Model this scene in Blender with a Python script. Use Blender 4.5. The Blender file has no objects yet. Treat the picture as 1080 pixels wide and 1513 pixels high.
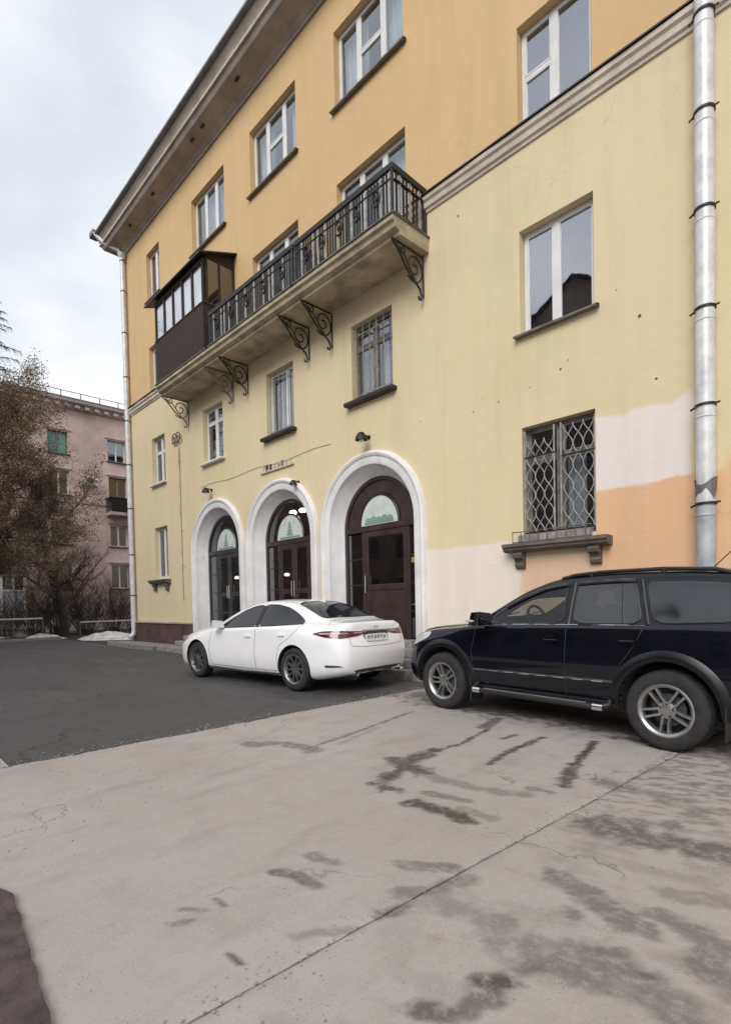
import bpy, bmesh, math, random
import numpy as np
from mathutils import Vector, Matrix, noise
from mathutils.bvhtree import BVHTree

random.seed(7)
scene = bpy.context.scene
COL = scene.collection

# ---------------------------------------------------------------- camera
H_CAM = 1.363
D = 7.8                      # the yellow facade stands on the plane Y = D
cam_d = bpy.data.cameras.new('camera')
cam = bpy.data.objects.new('camera', cam_d)
COL.objects.link(cam)
yaw, pitch, roll = 0.77145634, -0.02538966, -0.02088354
v = Vector((-math.cos(yaw) * math.cos(pitch), math.sin(yaw) * math.cos(pitch), math.sin(pitch)))
r0 = Vector((math.sin(yaw), math.cos(yaw), 0))
u0 = r0.cross(v)
r1 = r0 * math.cos(roll) + u0 * math.sin(roll)
u1 = -r0 * math.sin(roll) + u0 * math.cos(roll)
m = Matrix((r1, u1, -v)).transposed().to_4x4()
m.translation = Vector((0, 0, H_CAM))
cam.matrix_world = m
cam_d.sensor_fit = 'HORIZONTAL'
cam_d.sensor_width = 36
cam_d.lens = 36 * 790 / 1080
cam_d.shift_y = (910.27 - 756.5) / 1080
cam_d.clip_start = 0.05
cam_d.clip_end = 2000
scene.camera = cam

# ---------------------------------------------------------------- sky and sun (overcast)
SUN_EL, SUN_AZ = math.radians(38), math.radians(-22)      # azimuth measured from -Y towards +X
sd = Vector((math.sin(-SUN_AZ) * math.cos(SUN_EL), -math.cos(SUN_AZ) * math.cos(SUN_EL), math.sin(SUN_EL)))
world = bpy.data.worlds.new('World')
scene.world = world
world.use_nodes = True
wn, wl = world.node_tree.nodes, world.node_tree.links
wn.clear()
out = wn.new('ShaderNodeOutputWorld')
bg = wn.new('ShaderNodeBackground')
bg.inputs['Strength'].default_value = 0.1
sky = wn.new('ShaderNodeTexSky')
sky.sky_type = 'NISHITA'
sky.sun_disc = False
sky.sun_elevation = SUN_EL
sky.sun_rotation = math.atan2(sd.x, sd.y)
sky.air_density = 1.0
sky.dust_density = 2.0
tc = wn.new('ShaderNodeTexCoord')
mp = wn.new('ShaderNodeMapping')
mp.inputs['Scale'].default_value = (1.0, 1.0, 2.0)
wl.new(tc.outputs['Generated'], mp.inputs['Vector'])
n1 = wn.new('ShaderNodeTexNoise')
n1.inputs['Scale'].default_value = 2.6
n1.inputs['Detail'].default_value = 7
n1.inputs['Roughness'].default_value = 0.5
n1.inputs['Distortion'].default_value = 0.3
wl.new(mp.outputs['Vector'], n1.inputs['Vector'])
cr = wn.new('ShaderNodeValToRGB')
cr.color_ramp.elements[0].position = 0.34
cr.color_ramp.elements[0].color = (5.7, 6.1, 6.6, 1)
cr.color_ramp.elements[1].position = 0.62
cr.color_ramp.elements[1].color = (8.2, 8.35, 8.6, 1)
wl.new(n1.outputs['Fac'], cr.inputs['Fac'])
mx = wn.new('ShaderNodeMix')
mx.data_type = 'RGBA'
mx.inputs['Factor'].default_value = 0.9               # a nearly closed deck of cloud
wl.new(sky.outputs['Color'], mx.inputs['A'])
wl.new(cr.outputs['Color'], mx.inputs['B'])
wl.new(mx.outputs['Result'], bg.inputs['Color'])
wl.new(bg.outputs['Background'], out.inputs['Surface'])

sun_d = bpy.data.lights.new('sun', 'SUN')
sun_d.energy = 1.5
sun_d.angle = math.radians(35)
sun_d.color = (1.0, 0.96, 0.9)
sun = bpy.data.objects.new('sun', sun_d)
sun.rotation_euler = (-sd).to_track_quat('-Z', 'Y').to_euler()
sun.location = (0, -10, 20)
COL.objects.link(sun)

scene.view_settings.view_transform = 'Standard'
scene.view_settings.look = 'None'
scene.view_settings.exposure = 0.46
scene.view_settings.gamma = 1
scene.view_settings.use_curve_mapping = False
scene.cycles.use_denoising = True
scene.cycles.max_bounces = 8
scene.cycles.transparent_max_bounces = 12

# ---------------------------------------------------------------- helpers
class MB:
    """collects geometry; build() links it as one mesh object"""
    def __init__(self):
        self.v, self.f, self.m = [], [], []
    def add(self, vs, fs, mi=0):
        o = len(self.v)
        self.v += [tuple(p) for p in vs]
        self.f += [tuple(i + o for i in f) for f in fs]
        self.m += [mi] * len(fs)
        return self
    def box(self, x0, x1, y0, y1, z0, z1, mi=0):
        return self.add([(x0, y0, z0), (x1, y0, z0), (x1, y1, z0), (x0, y1, z0), (x0, y0, z1), (x1, y0, z1), (x1, y1, z1), (x0, y1, z1)],
                        [(0, 3, 2, 1), (4, 5, 6, 7), (0, 1, 5, 4), (1, 2, 6, 5), (2, 3, 7, 6), (3, 0, 4, 7)], mi)
    def bev(self, x0, x1, y0, y1, z0, z1, b=0.01, mi=0):
        """box with chamfered edges"""
        b = min(b, (x1 - x0) / 2.2, (y1 - y0) / 2.2, (z1 - z0) / 2.2)
        bm = bmesh.new()
        bmesh.ops.create_cube(bm, size=1)
        for q in bm.verts:
            q.co = Vector(((x0 + x1) / 2 + q.co.x * (x1 - x0), (y0 + y1) / 2 + q.co.y * (y1 - y0), (z0 + z1) / 2 + q.co.z * (z1 - z0)))
        bmesh.ops.bevel(bm, geom=bm.edges[:], offset=b, segments=1, affect='EDGES')
        bm.verts.index_update()
        self.add([q.co for q in bm.verts], [[q.index for q in f.verts] for f in bm.faces], mi)
        bm.free()
        return self
    def tube(self, pts, r, n=8, mi=0, cap=True, closed=False):
        pts = [Vector(p) for p in pts]
        rs = r if isinstance(r, (list, tuple)) else [r] * len(pts)
        N = len(pts)
        vs, fs = [], []
        ref = None
        for i, p in enumerate(pts):
            if closed:
                t = pts[(i + 1) % N] - pts[i - 1]
            else:
                t = pts[min(i + 1, N - 1)] - pts[max(i - 1, 0)]
            if t.length < 1e-9: t = Vector((0, 0, 1))
            t.normalize()
            if ref is None:
                ref = t.orthogonal().normalized()
            a = (ref - t * ref.dot(t))
            if a.length < 1e-6: a = t.orthogonal()
            a.normalize(); ref = a
            b = t.cross(a)
            for k in range(n):
                w = 2 * math.pi * k / n
                vs.append(p + (a * math.cos(w) + b * math.sin(w)) * rs[i])
        for i in range(N if closed else N - 1):
            j = (i + 1) % N
            for k in range(n):
                l = (k + 1) % n
                fs.append((i * n + k, i * n + l, j * n + l, j * n + k))
        if cap and not closed:
            fs.append(tuple(range(n - 1, -1, -1)))
            fs.append(tuple((N - 1) * n + k for k in range(n)))
        return self.add(vs, fs, mi)
    def lathe(self, prof, c, axis='Z', n=24, mi=0):
        """prof: (radius, height) pairs about an axis through c"""
        vs, fs = [], []
        for (r, hh) in prof:
            for k in range(n):
                w = 2 * math.pi * k / n
                a, b = r * math.cos(w), r * math.sin(w)
                p = {'Z': (a, b, hh), 'Y': (a, hh, b), 'X': (hh, a, b)}[axis]
                vs.append((c[0] + p[0], c[1] + p[1], c[2] + p[2]))
        for i in range(len(prof) - 1):
            for k in range(n):
                l = (k + 1) % n
                fs.append((i * n + k, i * n + l, (i + 1) * n + l, (i + 1) * n + k))
        return self.add(vs, fs, mi)
    def prism(self, poly, y0, y1, mi=0, plane='XZ'):
        """extrude a 2-D outline; plane XZ extrudes along Y, YZ along X, XY along Z"""
        n = len(poly)
        def P(a, b, c):
            return {'XZ': (a, c, b), 'YZ': (c, a, b), 'XY': (a, b, c)}[plane]
        vs = [P(a, b, y0) for a, b in poly] + [P(a, b, y1) for a, b in poly]
        fs = [tuple(range(n)), tuple(range(2 * n - 1, n - 1, -1))]
        for i in range(n):
            j = (i + 1) % n
            fs.append((i, i + n, j + n, j))
        return self.add(vs, fs, mi)
    def mesh(self, name, mats, smooth=None):
        me = bpy.data.meshes.new(name)
        me.from_pydata(self.v, [], self.f)
        mats = mats if isinstance(mats, (list, tuple)) else [mats]
        for q in mats: me.materials.append(q)
        if len(mats) > 1:
            me.polygons.foreach_set('material_index', self.m)
        bm = bmesh.new(); bm.from_mesh(me)
        bmesh.ops.recalc_face_normals(bm, faces=bm.faces)
        bm.to_mesh(me); bm.free()
        if smooth is not None:
            me.shade_smooth()
            me.set_sharp_from_angle(angle=math.radians(smooth))
        me.update()
        return me
    def build(self, name, mats, parent=None, smooth=None):
        return link(name, self.mesh(name, mats, smooth), parent)

def link(name, me, parent=None, loc=None):
    o = bpy.data.objects.new(name, me)
    COL.objects.link(o)
    if parent is not None:
        o.parent = parent
        if parent.get('world_inv') is not None:
            o.matrix_parent_inverse = Matrix.Translation(-Vector(parent['world_inv']))
    if loc is not None: o.location = loc
    return o

def tag(o, label=None, cat=None, group=None, kind=None):
    if label: o['label'] = label
    if cat: o['category'] = cat
    if group: o['group'] = group
    if kind: o['kind'] = kind
    return o

def thing(name, label, cat, loc=(0, 0, 0), group=None, world_coords=True):
    """Empty at the base of a thing; with world_coords its parts are modelled in world coordinates"""
    o = bpy.data.objects.new(name, None)
    COL.objects.link(o)
    o.location = loc
    o.empty_display_size = 0.3
    if world_coords: o['world_inv'] = list(loc)
    return tag(o, label, cat, group)

def unit_box(name, sx, sy, sz, mat, b=0.0):
    q = MB()
    (q.bev(-sx / 2, sx / 2, -sy / 2, sy / 2, -sz / 2, sz / 2, b) if b else q.box(-sx / 2, sx / 2, -sy / 2, sy / 2, -sz / 2, sz / 2))
    return q.mesh(name, mat)

# ---------------------------------------------------------------- materials
class NT:
    """tiny wrapper for node materials"""
    def __init__(self, name):
        self.mat = bpy.data.materials.new(name)
        self.mat.use_nodes = True
        self.t = self.mat.node_tree
        self.t.nodes.clear()
        self.out = self.n('ShaderNodeOutputMaterial')
    def n(self, ty, **kw):
        q = self.t.nodes.new(ty)
        for k, val in kw.items(): setattr(q, k, val)
        return q
    def l(self, a, b): self.t.links.new(a, b)
    def setin(self, node, key, val):
        if isinstance(val, bpy.types.NodeSocket): self.l(val, node.inputs[key])
        else: node.inputs[key].default_value = val
    def math(self, op, a, b=0.0, c=None, clamp=False):
        q = self.n('ShaderNodeMath', operation=op, use_clamp=clamp)
        self.setin(q, 0, a); self.setin(q, 1, b)
        if c is not None: self.setin(q, 2, c)
        return q.outputs[0]
    def pos(self):
        if not hasattr(self, '_p'):
            g = self.n('ShaderNodeNewGeometry')
            s = self.n('ShaderNodeSeparateXYZ')
            self.l(g.outputs['Position'], s.inputs[0])
            self._p = (g.outputs['Position'], s.outputs[0], s.outputs[1], s.outputs[2])
        return self._p
    def objc(self):
        if not hasattr(self, '_o'):
            self._o = self.n('ShaderNodeTexCoord').outputs['Object']
        return self._o
    def noise(self, scale, detail=4, rough=0.55, vec=None, stretch=None, dist=0.0):
        q = self.n('ShaderNodeTexNoise')
        q.inputs['Scale'].default_value = scale
        q.inputs['Detail'].default_value = detail
        q.inputs['Roughness'].default_value = rough
        q.inputs['Distortion'].default_value = dist
        vec = vec or self.pos()[0]
        if stretch:
            mm = self.n('ShaderNodeMapping')
            mm.inputs['Scale'].default_value = stretch
            self.l(vec, mm.inputs['Vector']); vec = mm.outputs[0]
        self.l(vec, q.inputs['Vector'])
        return q.outputs['Fac']
    def ramp(self, fac, stops):
        q = self.n('ShaderNodeValToRGB')
        e = q.color_ramp.elements
        while len(e) < len(stops): e.new(0.5)
        for i, (p, c) in enumerate(stops):
            e[i].position = p
            e[i].color = (c, c, c, 1) if isinstance(c, (int, float)) else (*c, 1)
        self.l(fac, q.inputs[0])
        return q.outputs[0]
    def mix(self, fac, a, b, mode='MIX'):
        q = self.n('ShaderNodeMix', data_type='RGBA', blend_type=mode)
        self.setin(q, 'Factor', fac)
        for k, val in (('A', a), ('B', b)):
            if isinstance(val, tuple): q.inputs[k].default_value = (*val, 1) if len(val) == 3 else val
            else: self.l(val, q.inputs[k])
        return q.outputs['Result']
    def boxmask(self, a, b, a0, a1, b0, b1, soft, wob):
        """soft-edged rectangle in two coordinates, wob = noise added to both"""
        aa = self.math('ADD', a, wob); bb = self.math('ADD', b, wob)
        k = 1.0 / soft
        r = None
        for t in (self.math('MULTIPLY', self.math('SUBTRACT', aa, a0), k, clamp=True), self.math('MULTIPLY', self.math('SUBTRACT', a1, aa), k, clamp=True),
                  self.math('MULTIPLY', self.math('SUBTRACT', bb, b0), k, clamp=True), self.math('MULTIPLY', self.math('SUBTRACT', b1, bb), k, clamp=True)):
            r = t if r is None else self.math('MULTIPLY', r, t)
        return r
    def bsdf(self, color, rough=0.7, metal=0.0, spec=0.5, bump=None, bstr=0.3, bdist=0.01, coat=0.0, emis=None, estr=0.0):
        b = self.n('ShaderNodeBsdfPrincipled')
        if isinstance(color, tuple): b.inputs['Base Color'].default_value = (*color, 1)
        else: self.l(color, b.inputs['Base Color'])
        self.setin(b, 'Roughness', rough)
        self.setin(b, 'Metallic', metal)
        b.inputs['Specular IOR Level'].default_value = spec
        b.inputs['Coat Weight'].default_value = coat
        b.inputs['Coat Roughness'].default_value = 0.03
        if emis:
            b.inputs['Emission Color'].default_value = (*emis, 1)
            b.inputs['Emission Strength'].default_value = estr
        if bump is not None:
            q = self.n('ShaderNodeBump')
            q.inputs['Strength'].default_value = bstr
            q.inputs['Distance'].default_value = bdist
            self.l(bump, q.inputs['Height'])
            self.l(q.outputs[0], b.inputs['Normal'])
        self.l(b.outputs[0], self.out.inputs[0])
        return self.mat

def plain(name, col, rough=0.6, metal=0.0, var=0.12, scale=6.0, bstr=0.15, coat=0.0, spec=0.5, obj=False):
    """procedural material: colour broken up by two noises, fine relief"""
    t = NT(name)
    vec = t.objc() if obj else None
    a = t.noise(scale, 5, 0.6, vec)
    b = t.noise(scale * 9, 3, 0.6, vec)
    dk = tuple(c * (1 - 2.2 * var) for c in col)
    lt = tuple(min(1, c * (1 + var)) for c in col)
    c = t.mix(t.ramp(a, [(0.3, 0.0), (0.7, 1.0)]), dk, lt)
    c = t.mix(t.math('MULTIPLY', t.ramp(b, [(0.45, 0.0), (0.75, 1.0)]), var * 1.5), c, tuple(x * 0.45 for x in col))
    return t.bsdf(c, t.math('ADD', t.math('MULTIPLY', a, 0.2), rough - 0.1), metal, spec, bump=b if bstr else None, bstr=bstr, bdist=0.004, coat=coat)

def glass(name, tint=(0.75, 0.8, 0.82), refl=0.12, ior=1.6, rough=0.02, wave=0.02):
    """window glass: real fresnel reflection over a tinted see-through pane"""
    t = NT(name)
    lw = t.n('ShaderNodeLayerWeight'); lw.inputs['Blend'].default_value = 0.5      # facing = 1 - cos: Schlick's fresnel, same from both sides
    f0 = ((ior - 1) / (ior + 1)) ** 2 + refl
    fac = t.math('ADD', f0, t.math('MULTIPLY', t.math('POWER', lw.outputs['Facing'], 5.0), 1.0 - f0), clamp=True)
    tr = t.n('ShaderNodeBsdfTransparent'); tr.inputs[0].default_value = (*tint, 1)
    gl = t.n('ShaderNodeBsdfGlossy'); gl.inputs['Roughness'].default_value = rough
    gl.inputs['Color'].default_value = (0.93, 0.95, 1.0, 1)
    if wave:
        bp = t.n('ShaderNodeBump'); bp.inputs['Strength'].default_value = wave; bp.inputs['Distance'].default_value = 0.05
        t.l(t.noise(2.2, 2), bp.inputs['Height']); t.l(bp.outputs[0], gl.inputs['Normal'])
    ms = t.n('ShaderNodeMixShader')
    t.l(fac, ms.inputs[0]); t.l(tr.outputs[0], ms.inputs[1]); t.l(gl.outputs[0], ms.inputs[2])
    t.l(ms.outputs[0], t.out.inputs[0])
    return t.mat

def emissive(name, col, strength):
    t = NT(name)
    e = t.n('ShaderNodeEmission')
    e.inputs[0].default_value = (*col, 1); e.inputs[1].default_value = strength
    t.l(e.outputs[0], t.out.inputs[0])
    return t.mat

M = {}
M['pvc'] = plain('white_plastic', (0.74, 0.74, 0.74), 0.4, var=0.05, scale=3, bstr=0.02)
M['old_wood'] = plain('weathered_grey_wood', (0.22, 0.20, 0.18), 0.8, var=0.25, scale=5)
M['brown_wood'] = plain('dark_brown_wood', (0.040, 0.024, 0.019), 0.8, var=0.2, scale=5)
M['brown_door'] = plain('brown_painted_door', (0.052, 0.032, 0.029), 0.35, var=0.2, scale=3, bstr=0.05)
M['grey_door'] = plain('dark_grey_door', (0.05, 0.052, 0.055), 0.35, var=0.2, scale=3, bstr=0.05)
M['black_iron'] = plain('black_wrought_iron', (0.018, 0.015, 0.013), 0.55, var=0.3, scale=20)
M['old_iron'] = plain('pale_rusty_iron', (0.17, 0.14, 0.11), 0.65, var=0.3, scale=20)
M['grille'] = plain('grey_painted_grille', (0.38, 0.36, 0.34), 0.6, var=0.25, scale=14)
M['zinc'] = plain('zinc_flashing', (0.20, 0.19, 0.185), 0.45, 0.3, var=0.2, scale=4)
M['dark_flashing'] = plain('dark_metal_flashing', (0.045, 0.035, 0.032), 0.5, 0.2, var=0.25, scale=5)
M['pipe'] = plain('galvanised_pipe', (0.74, 0.74, 0.77), 0.38, 0.12, var=0.12, scale=5, bstr=0.05)
M['pipe_blue'] = plain('blue_grey_painted_pipe', (0.46, 0.50, 0.56), 0.5, 0.1, var=0.15, scale=5)
def grimy_white():
    t = NT('white_painted_plaster')
    p, x, y, z = t.pos()
    a = t.noise(2.5, 6, 0.65); b = t.noise(30, 4, 0.7); d = t.noise(1.2, 5, 0.6, stretch=(4, 4, 0.5))
    c = t.mix(t.ramp(a, [(0.35, 0.0), (0.7, 1.0)]), (0.70, 0.68, 0.685), (0.84, 0.825, 0.835))
    c = t.mix(t.math('MULTIPLY', t.ramp(d, [(0.5, 0.0), (0.72, 1.0)]), 0.28), c, (0.45, 0.42, 0.38))
    c = t.mix(t.math('MULTIPLY', t.ramp(b, [(0.62, 0.0), (0.72, 1.0)]), 0.4), c, (0.42, 0.39, 0.35))
    low = t.math('MULTIPLY', t.math('SUBTRACT', t.math('ADD', 0.7, a), z), 1.0, clamp=True)
    c = t.mix(t.math('MULTIPLY', low, 0.45), c, (0.36, 0.33, 0.30))
    return t.bsdf(c, 0.8, bump=t.math('ADD', a, t.math('MULTIPLY', b, 0.3)), bstr=0.35, bdist=0.012)
M['white_plaster'] = grimy_white()
M['cream_plaster'] = plain('cream_plaster', (0.66, 0.59, 0.50), 0.85, var=0.14, scale=2.0)
M['grey_plaster'] = plain('grey_cornice_plaster', (0.43, 0.375, 0.33), 0.85, var=0.15, scale=1.5)
M['slab_plaster'] = plain('stained_balcony_plaster', (0.52, 0.45, 0.31), 0.9, var=0.22, scale=2.2)
M['brown_stone'] = plain('brown_grey_stone', (0.16, 0.135, 0.115), 0.85, var=0.2, scale=6)
M['plinth'] = plain('dark_red_brown_plinth', (0.11, 0.065, 0.055), 0.8, var=0.25, scale=2)
M['step_stone'] = plain('grey_granite_step', (0.30, 0.285, 0.275), 0.75, var=0.2, scale=8)
M['curtain'] = plain('white_curtain', (0.86, 0.85, 0.87), 0.9, var=0.12, scale=2)
M['curtain_warm'] = plain('beige_curtain', (0.42, 0.37, 0.31), 0.9, var=0.15, scale=2)
M['room'] = plain('dim_room', (0.10, 0.095, 0.09), 0.9, var=0.2, scale=1.0, bstr=0)
M['lobby'] = plain('lobby_wall', (0.17, 0.13, 0.11), 0.8, var=0.2, scale=1.0, bstr=0)
M['glass'] = glass('window_glass', (0.80, 0.83, 0.85), 0.10)
M['glass_sky'] = glass('coated_window_glass', (0.5, 0.52, 0.55), 0.30)
M['glass_thin'] = glass('thin_single_glass', (0.95, 0.96, 0.97), 0.06)
M['glass_dark'] = glass('dark_door_glass', (0.42, 0.40, 0.40), 0.14)
M['frosted'] = plain('frosted_fanlight', (0.62, 0.68, 0.64), 0.3, var=0.08, scale=4, bstr=0.03)
M['green_print'] = plain('green_print', (0.24, 0.36, 0.29), 0.5, var=0.15, scale=20)
M['black_plastic'] = plain('black_plastic', (0.018, 0.018, 0.019), 0.45, var=0.15, scale=15, bstr=0.05, obj=True)
M['rubber'] = plain('tyre_rubber', (0.028, 0.027, 0.027), 0.85, var=0.25, scale=12, obj=True)
M['alloy'] = plain('silver_alloy', (0.40, 0.40, 0.40), 0.35, 0.85, var=0.12, scale=10, bstr=0.03, obj=True)
M['alloy_dark'] = plain('dark_alloy', (0.30, 0.30, 0.31), 0.35, 0.8, var=0.2, scale=10, bstr=0.03, obj=True)
M['chrome'] = plain('chrome', (0.75, 0.75, 0.76), 0.12, 1.0, var=0.05, scale=10, bstr=0.0, obj=True)
M['sign_letter'] = plain('pale_sign_letter', (0.62, 0.60, 0.58), 0.5, var=0.1, scale=20)
M['lamp_glow'] = emissive('lamp_glow', (1.0, 0.93, 0.8), 9.0)
M['yellow_glow'] = emissive('yellow_lamp_glow', (1.0, 0.75, 0.18), 2.0)
# ---------------------------------------------------------------- ground
def asphalt_material():
    t = NT('dark_asphalt')
    a = t.noise(0.5, 5, 0.6); b = t.noise(90, 3, 0.7); d = t.noise(3.0, 6, 0.65)
    c = t.mix(t.ramp(a, [(0.35, 0.0), (0.7, 1.0)]), (0.048, 0.045, 0.045), (0.066, 0.062, 0.061))
    c = t.mix(t.math('MULTIPLY', t.ramp(b, [(0.5, 0.0), (0.72, 1.0)]), 0.7), c, (0.15, 0.143, 0.137))
    vo = t.n('ShaderNodeTexVoronoi', feature='DISTANCE_TO_EDGE'); vo.inputs['Scale'].default_value = 0.42
    mm = t.n('ShaderNodeVectorMath', operation='ADD'); nn = t.n('ShaderNodeTexNoise'); nn.inputs['Scale'].default_value = 1.4; nn.inputs['Detail'].default_value = 5
    t.l(t.pos()[0], nn.inputs['Vector']); t.l(t.pos()[0], mm.inputs[0]); t.l(nn.outputs['Color'], mm.inputs[1]); t.l(mm.outputs[0], vo.inputs['Vector'])
    crack = t.math('MULTIPLY', t.ramp(vo.outputs['Distance'], [(0.0, 1.0), (0.008, 0.0)]), t.ramp(t.noise(0.7, 3), [(0.45, 0.0), (0.55, 1.0)]))
    c = t.mix(t.math('MULTIPLY', crack, 0.8), c, (0.018, 0.017, 0.016))
    dust = t.ramp(t.noise(0.9, 6, 0.7, stretch=(0.5, 1.6, 1)), [(0.52, 0.0), (0.74, 1.0)])
    c = t.mix(t.math('MULTIPLY', dust, 0.4), c, (0.15, 0.138, 0.125))
    c = t.mix(t.math('MULTIPLY', t.ramp(d, [(0.5, 0.0), (0.68, 1.0)]), 0.5), c, (0.034, 0.032, 0.032))
    return t.bsdf(c, t.ramp(d, [(0.35, 0.8), (0.7, 0.52)]), bump=b, bstr=0.5, bdist=0.006)

def concrete_material():
    t = NT('worn_concrete')
    p = t.pos()
    at = t.n('ShaderNodeAttribute', attribute_name='stain')
    big = t.noise(0.55, 5, 0.6); mid = t.noise(4.0, 6, 0.65); fine = t.noise(120, 2, 0.6); spk = t.noise(38, 3, 0.7)
    c = t.mix(t.ramp(big, [(0.32, 0.0), (0.7, 1.0)]), (0.322, 0.287, 0.261), (0.384, 0.351, 0.327))
    c = t.mix(t.math('MULTIPLY', t.ramp(mid, [(0.48, 0.0), (0.72, 1.0)]), 0.45), c, (0.24, 0.212, 0.188))
    c = t.mix(t.math('MULTIPLY', t.ramp(spk, [(0.60, 0.0), (0.74, 1.0)]), 0.5), c, (0.17, 0.15, 0.13))
    c = t.mix(t.math('MULTIPLY', t.ramp(fine, [(0.4, 0.0), (0.8, 1.0)]), 0.45), c, (0.46, 0.43, 0.40))
    grit = t.n('ShaderNodeTexVoronoi'); grit.inputs['Scale'].default_value = 55; t.l(p[0], grit.inputs['Vector'])
    gm = t.math('MULTIPLY', t.ramp(grit.outputs['Distance'], [(0.10, 1.0), (0.2, 0.0)]), t.ramp(t.noise(6, 3), [(0.5, 0.0), (0.62, 1.0)]))
    c = t.mix(t.math('MULTIPLY', gm, 0.75), c, (0.10, 0.09, 0.08))
    vo = t.n('ShaderNodeTexVoronoi', feature='DISTANCE_TO_EDGE'); vo.inputs['Scale'].default_value = 0.55
    mm = t.n('ShaderNodeVectorMath', operation='ADD'); nn = t.n('ShaderNodeTexNoise'); nn.inputs['Scale'].default_value = 2.0; nn.inputs['Detail'].default_value = 6
    t.l(p[0], nn.inputs['Vector']); t.l(p[0], mm.inputs[0]); t.l(nn.outputs['Color'], mm.inputs[1]); t.l(mm.outputs[0], vo.inputs['Vector'])
    crack = t.math('MULTIPLY', t.ramp(vo.outputs['Distance'], [(0.0, 1.0), (0.006, 0.0)]), t.ramp(t.noise(0.9, 3), [(0.50, 0.0), (0.58, 1.0)]))
    c = t.mix(t.math('MULTIPLY', crack, 0.6), c, (0.09, 0.08, 0.07))
    # faint streaks left by tyres and water, running along the drive
    st = t.noise(1.6, 5, 0.6, stretch=(2.2, 0.7, 1))
    wet = t.math('MULTIPLY', t.ramp(st, [(0.54, 0.0), (0.70, 1.0)]), 0.28)
    c = t.mix(wet, c, (0.17, 0.148, 0.128))
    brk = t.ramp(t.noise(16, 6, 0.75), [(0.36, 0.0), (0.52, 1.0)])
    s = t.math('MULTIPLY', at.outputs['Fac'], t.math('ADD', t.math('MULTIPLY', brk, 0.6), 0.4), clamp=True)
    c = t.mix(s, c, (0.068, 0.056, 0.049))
    ro = t.math('SUBTRACT', 0.82, t.math('MULTIPLY', s, 0.34))
    hgt = t.math('ADD', t.math('MULTIPLY', mid, 0.6), t.math('MULTIPLY', spk, 0.4))
    return t.bsdf(c, ro, bump=hgt, bstr=0.35, bdist=0.012)

M['asphalt'] = asphalt_material()
M['concrete'] = concrete_material()
M['soil'] = plain('wet_winter_soil', (0.055, 0.042, 0.034), 0.9, var=0.3, scale=1.5, bstr=0.6)
M['snow'] = plain('old_snow', (0.66, 0.65, 0.65), 0.7, var=0.22, scale=4, bstr=0.8)
M['kerb'] = plain('kerb_stone', (0.27, 0.255, 0.24), 0.85, var=0.2, scale=5)
M['brown_paving'] = plain('wet_brown_paving', (0.080, 0.056, 0.053), 0.6, var=0.35, scale=9, bstr=0.8)
M['joint'] = plain('joint_dirt', (0.022, 0.019, 0.017), 0.95, var=0.2, scale=20, bstr=0.3)

g = MB().box(-400, 400, -400, 400, -0.6, -0.062)
tag(g.build('ground', M['soil']), kind='structure')

# asphalt drive, west of the concrete; slightly humped surface
def sheet(x0, x1, y0, y1, nx, ny, fz):
    q = MB()
    xs = np.linspace(x0, x1, nx + 1); ys = np.linspace(y0, y1, ny + 1)
    vs = [(x, y, fz(x, y)) for y in ys for x in xs]
    fs = [(j * (nx + 1) + i, j * (nx + 1) + i + 1, (j + 1) * (nx + 1) + i + 1, (j + 1) * (nx + 1) + i) for j in range(ny) for i in range(nx)]
    return q.add(vs, fs)
def hump(x, y):
    return 0.012 * noise.noise(Vector((x * 0.5, y * 0.5, 3.1))) - 0.012
ro = sheet(-27.0, -5.36, 1.0, 7.0, 90, 30, hump)
ro.add(*[(lambda s: (s.v, s.f))(sheet(-27.0, -5.47, 0.99, 1.0, 1, 1, lambda x, y: -0.012))][0])
tag(ro.build('road', M['asphalt'], smooth=60), kind='structure')
street = sheet(-60, 40, -26, -1.6, 50, 14, lambda x, y: -0.03)
tag(street.build('street', M['asphalt']), kind='structure')

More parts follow.
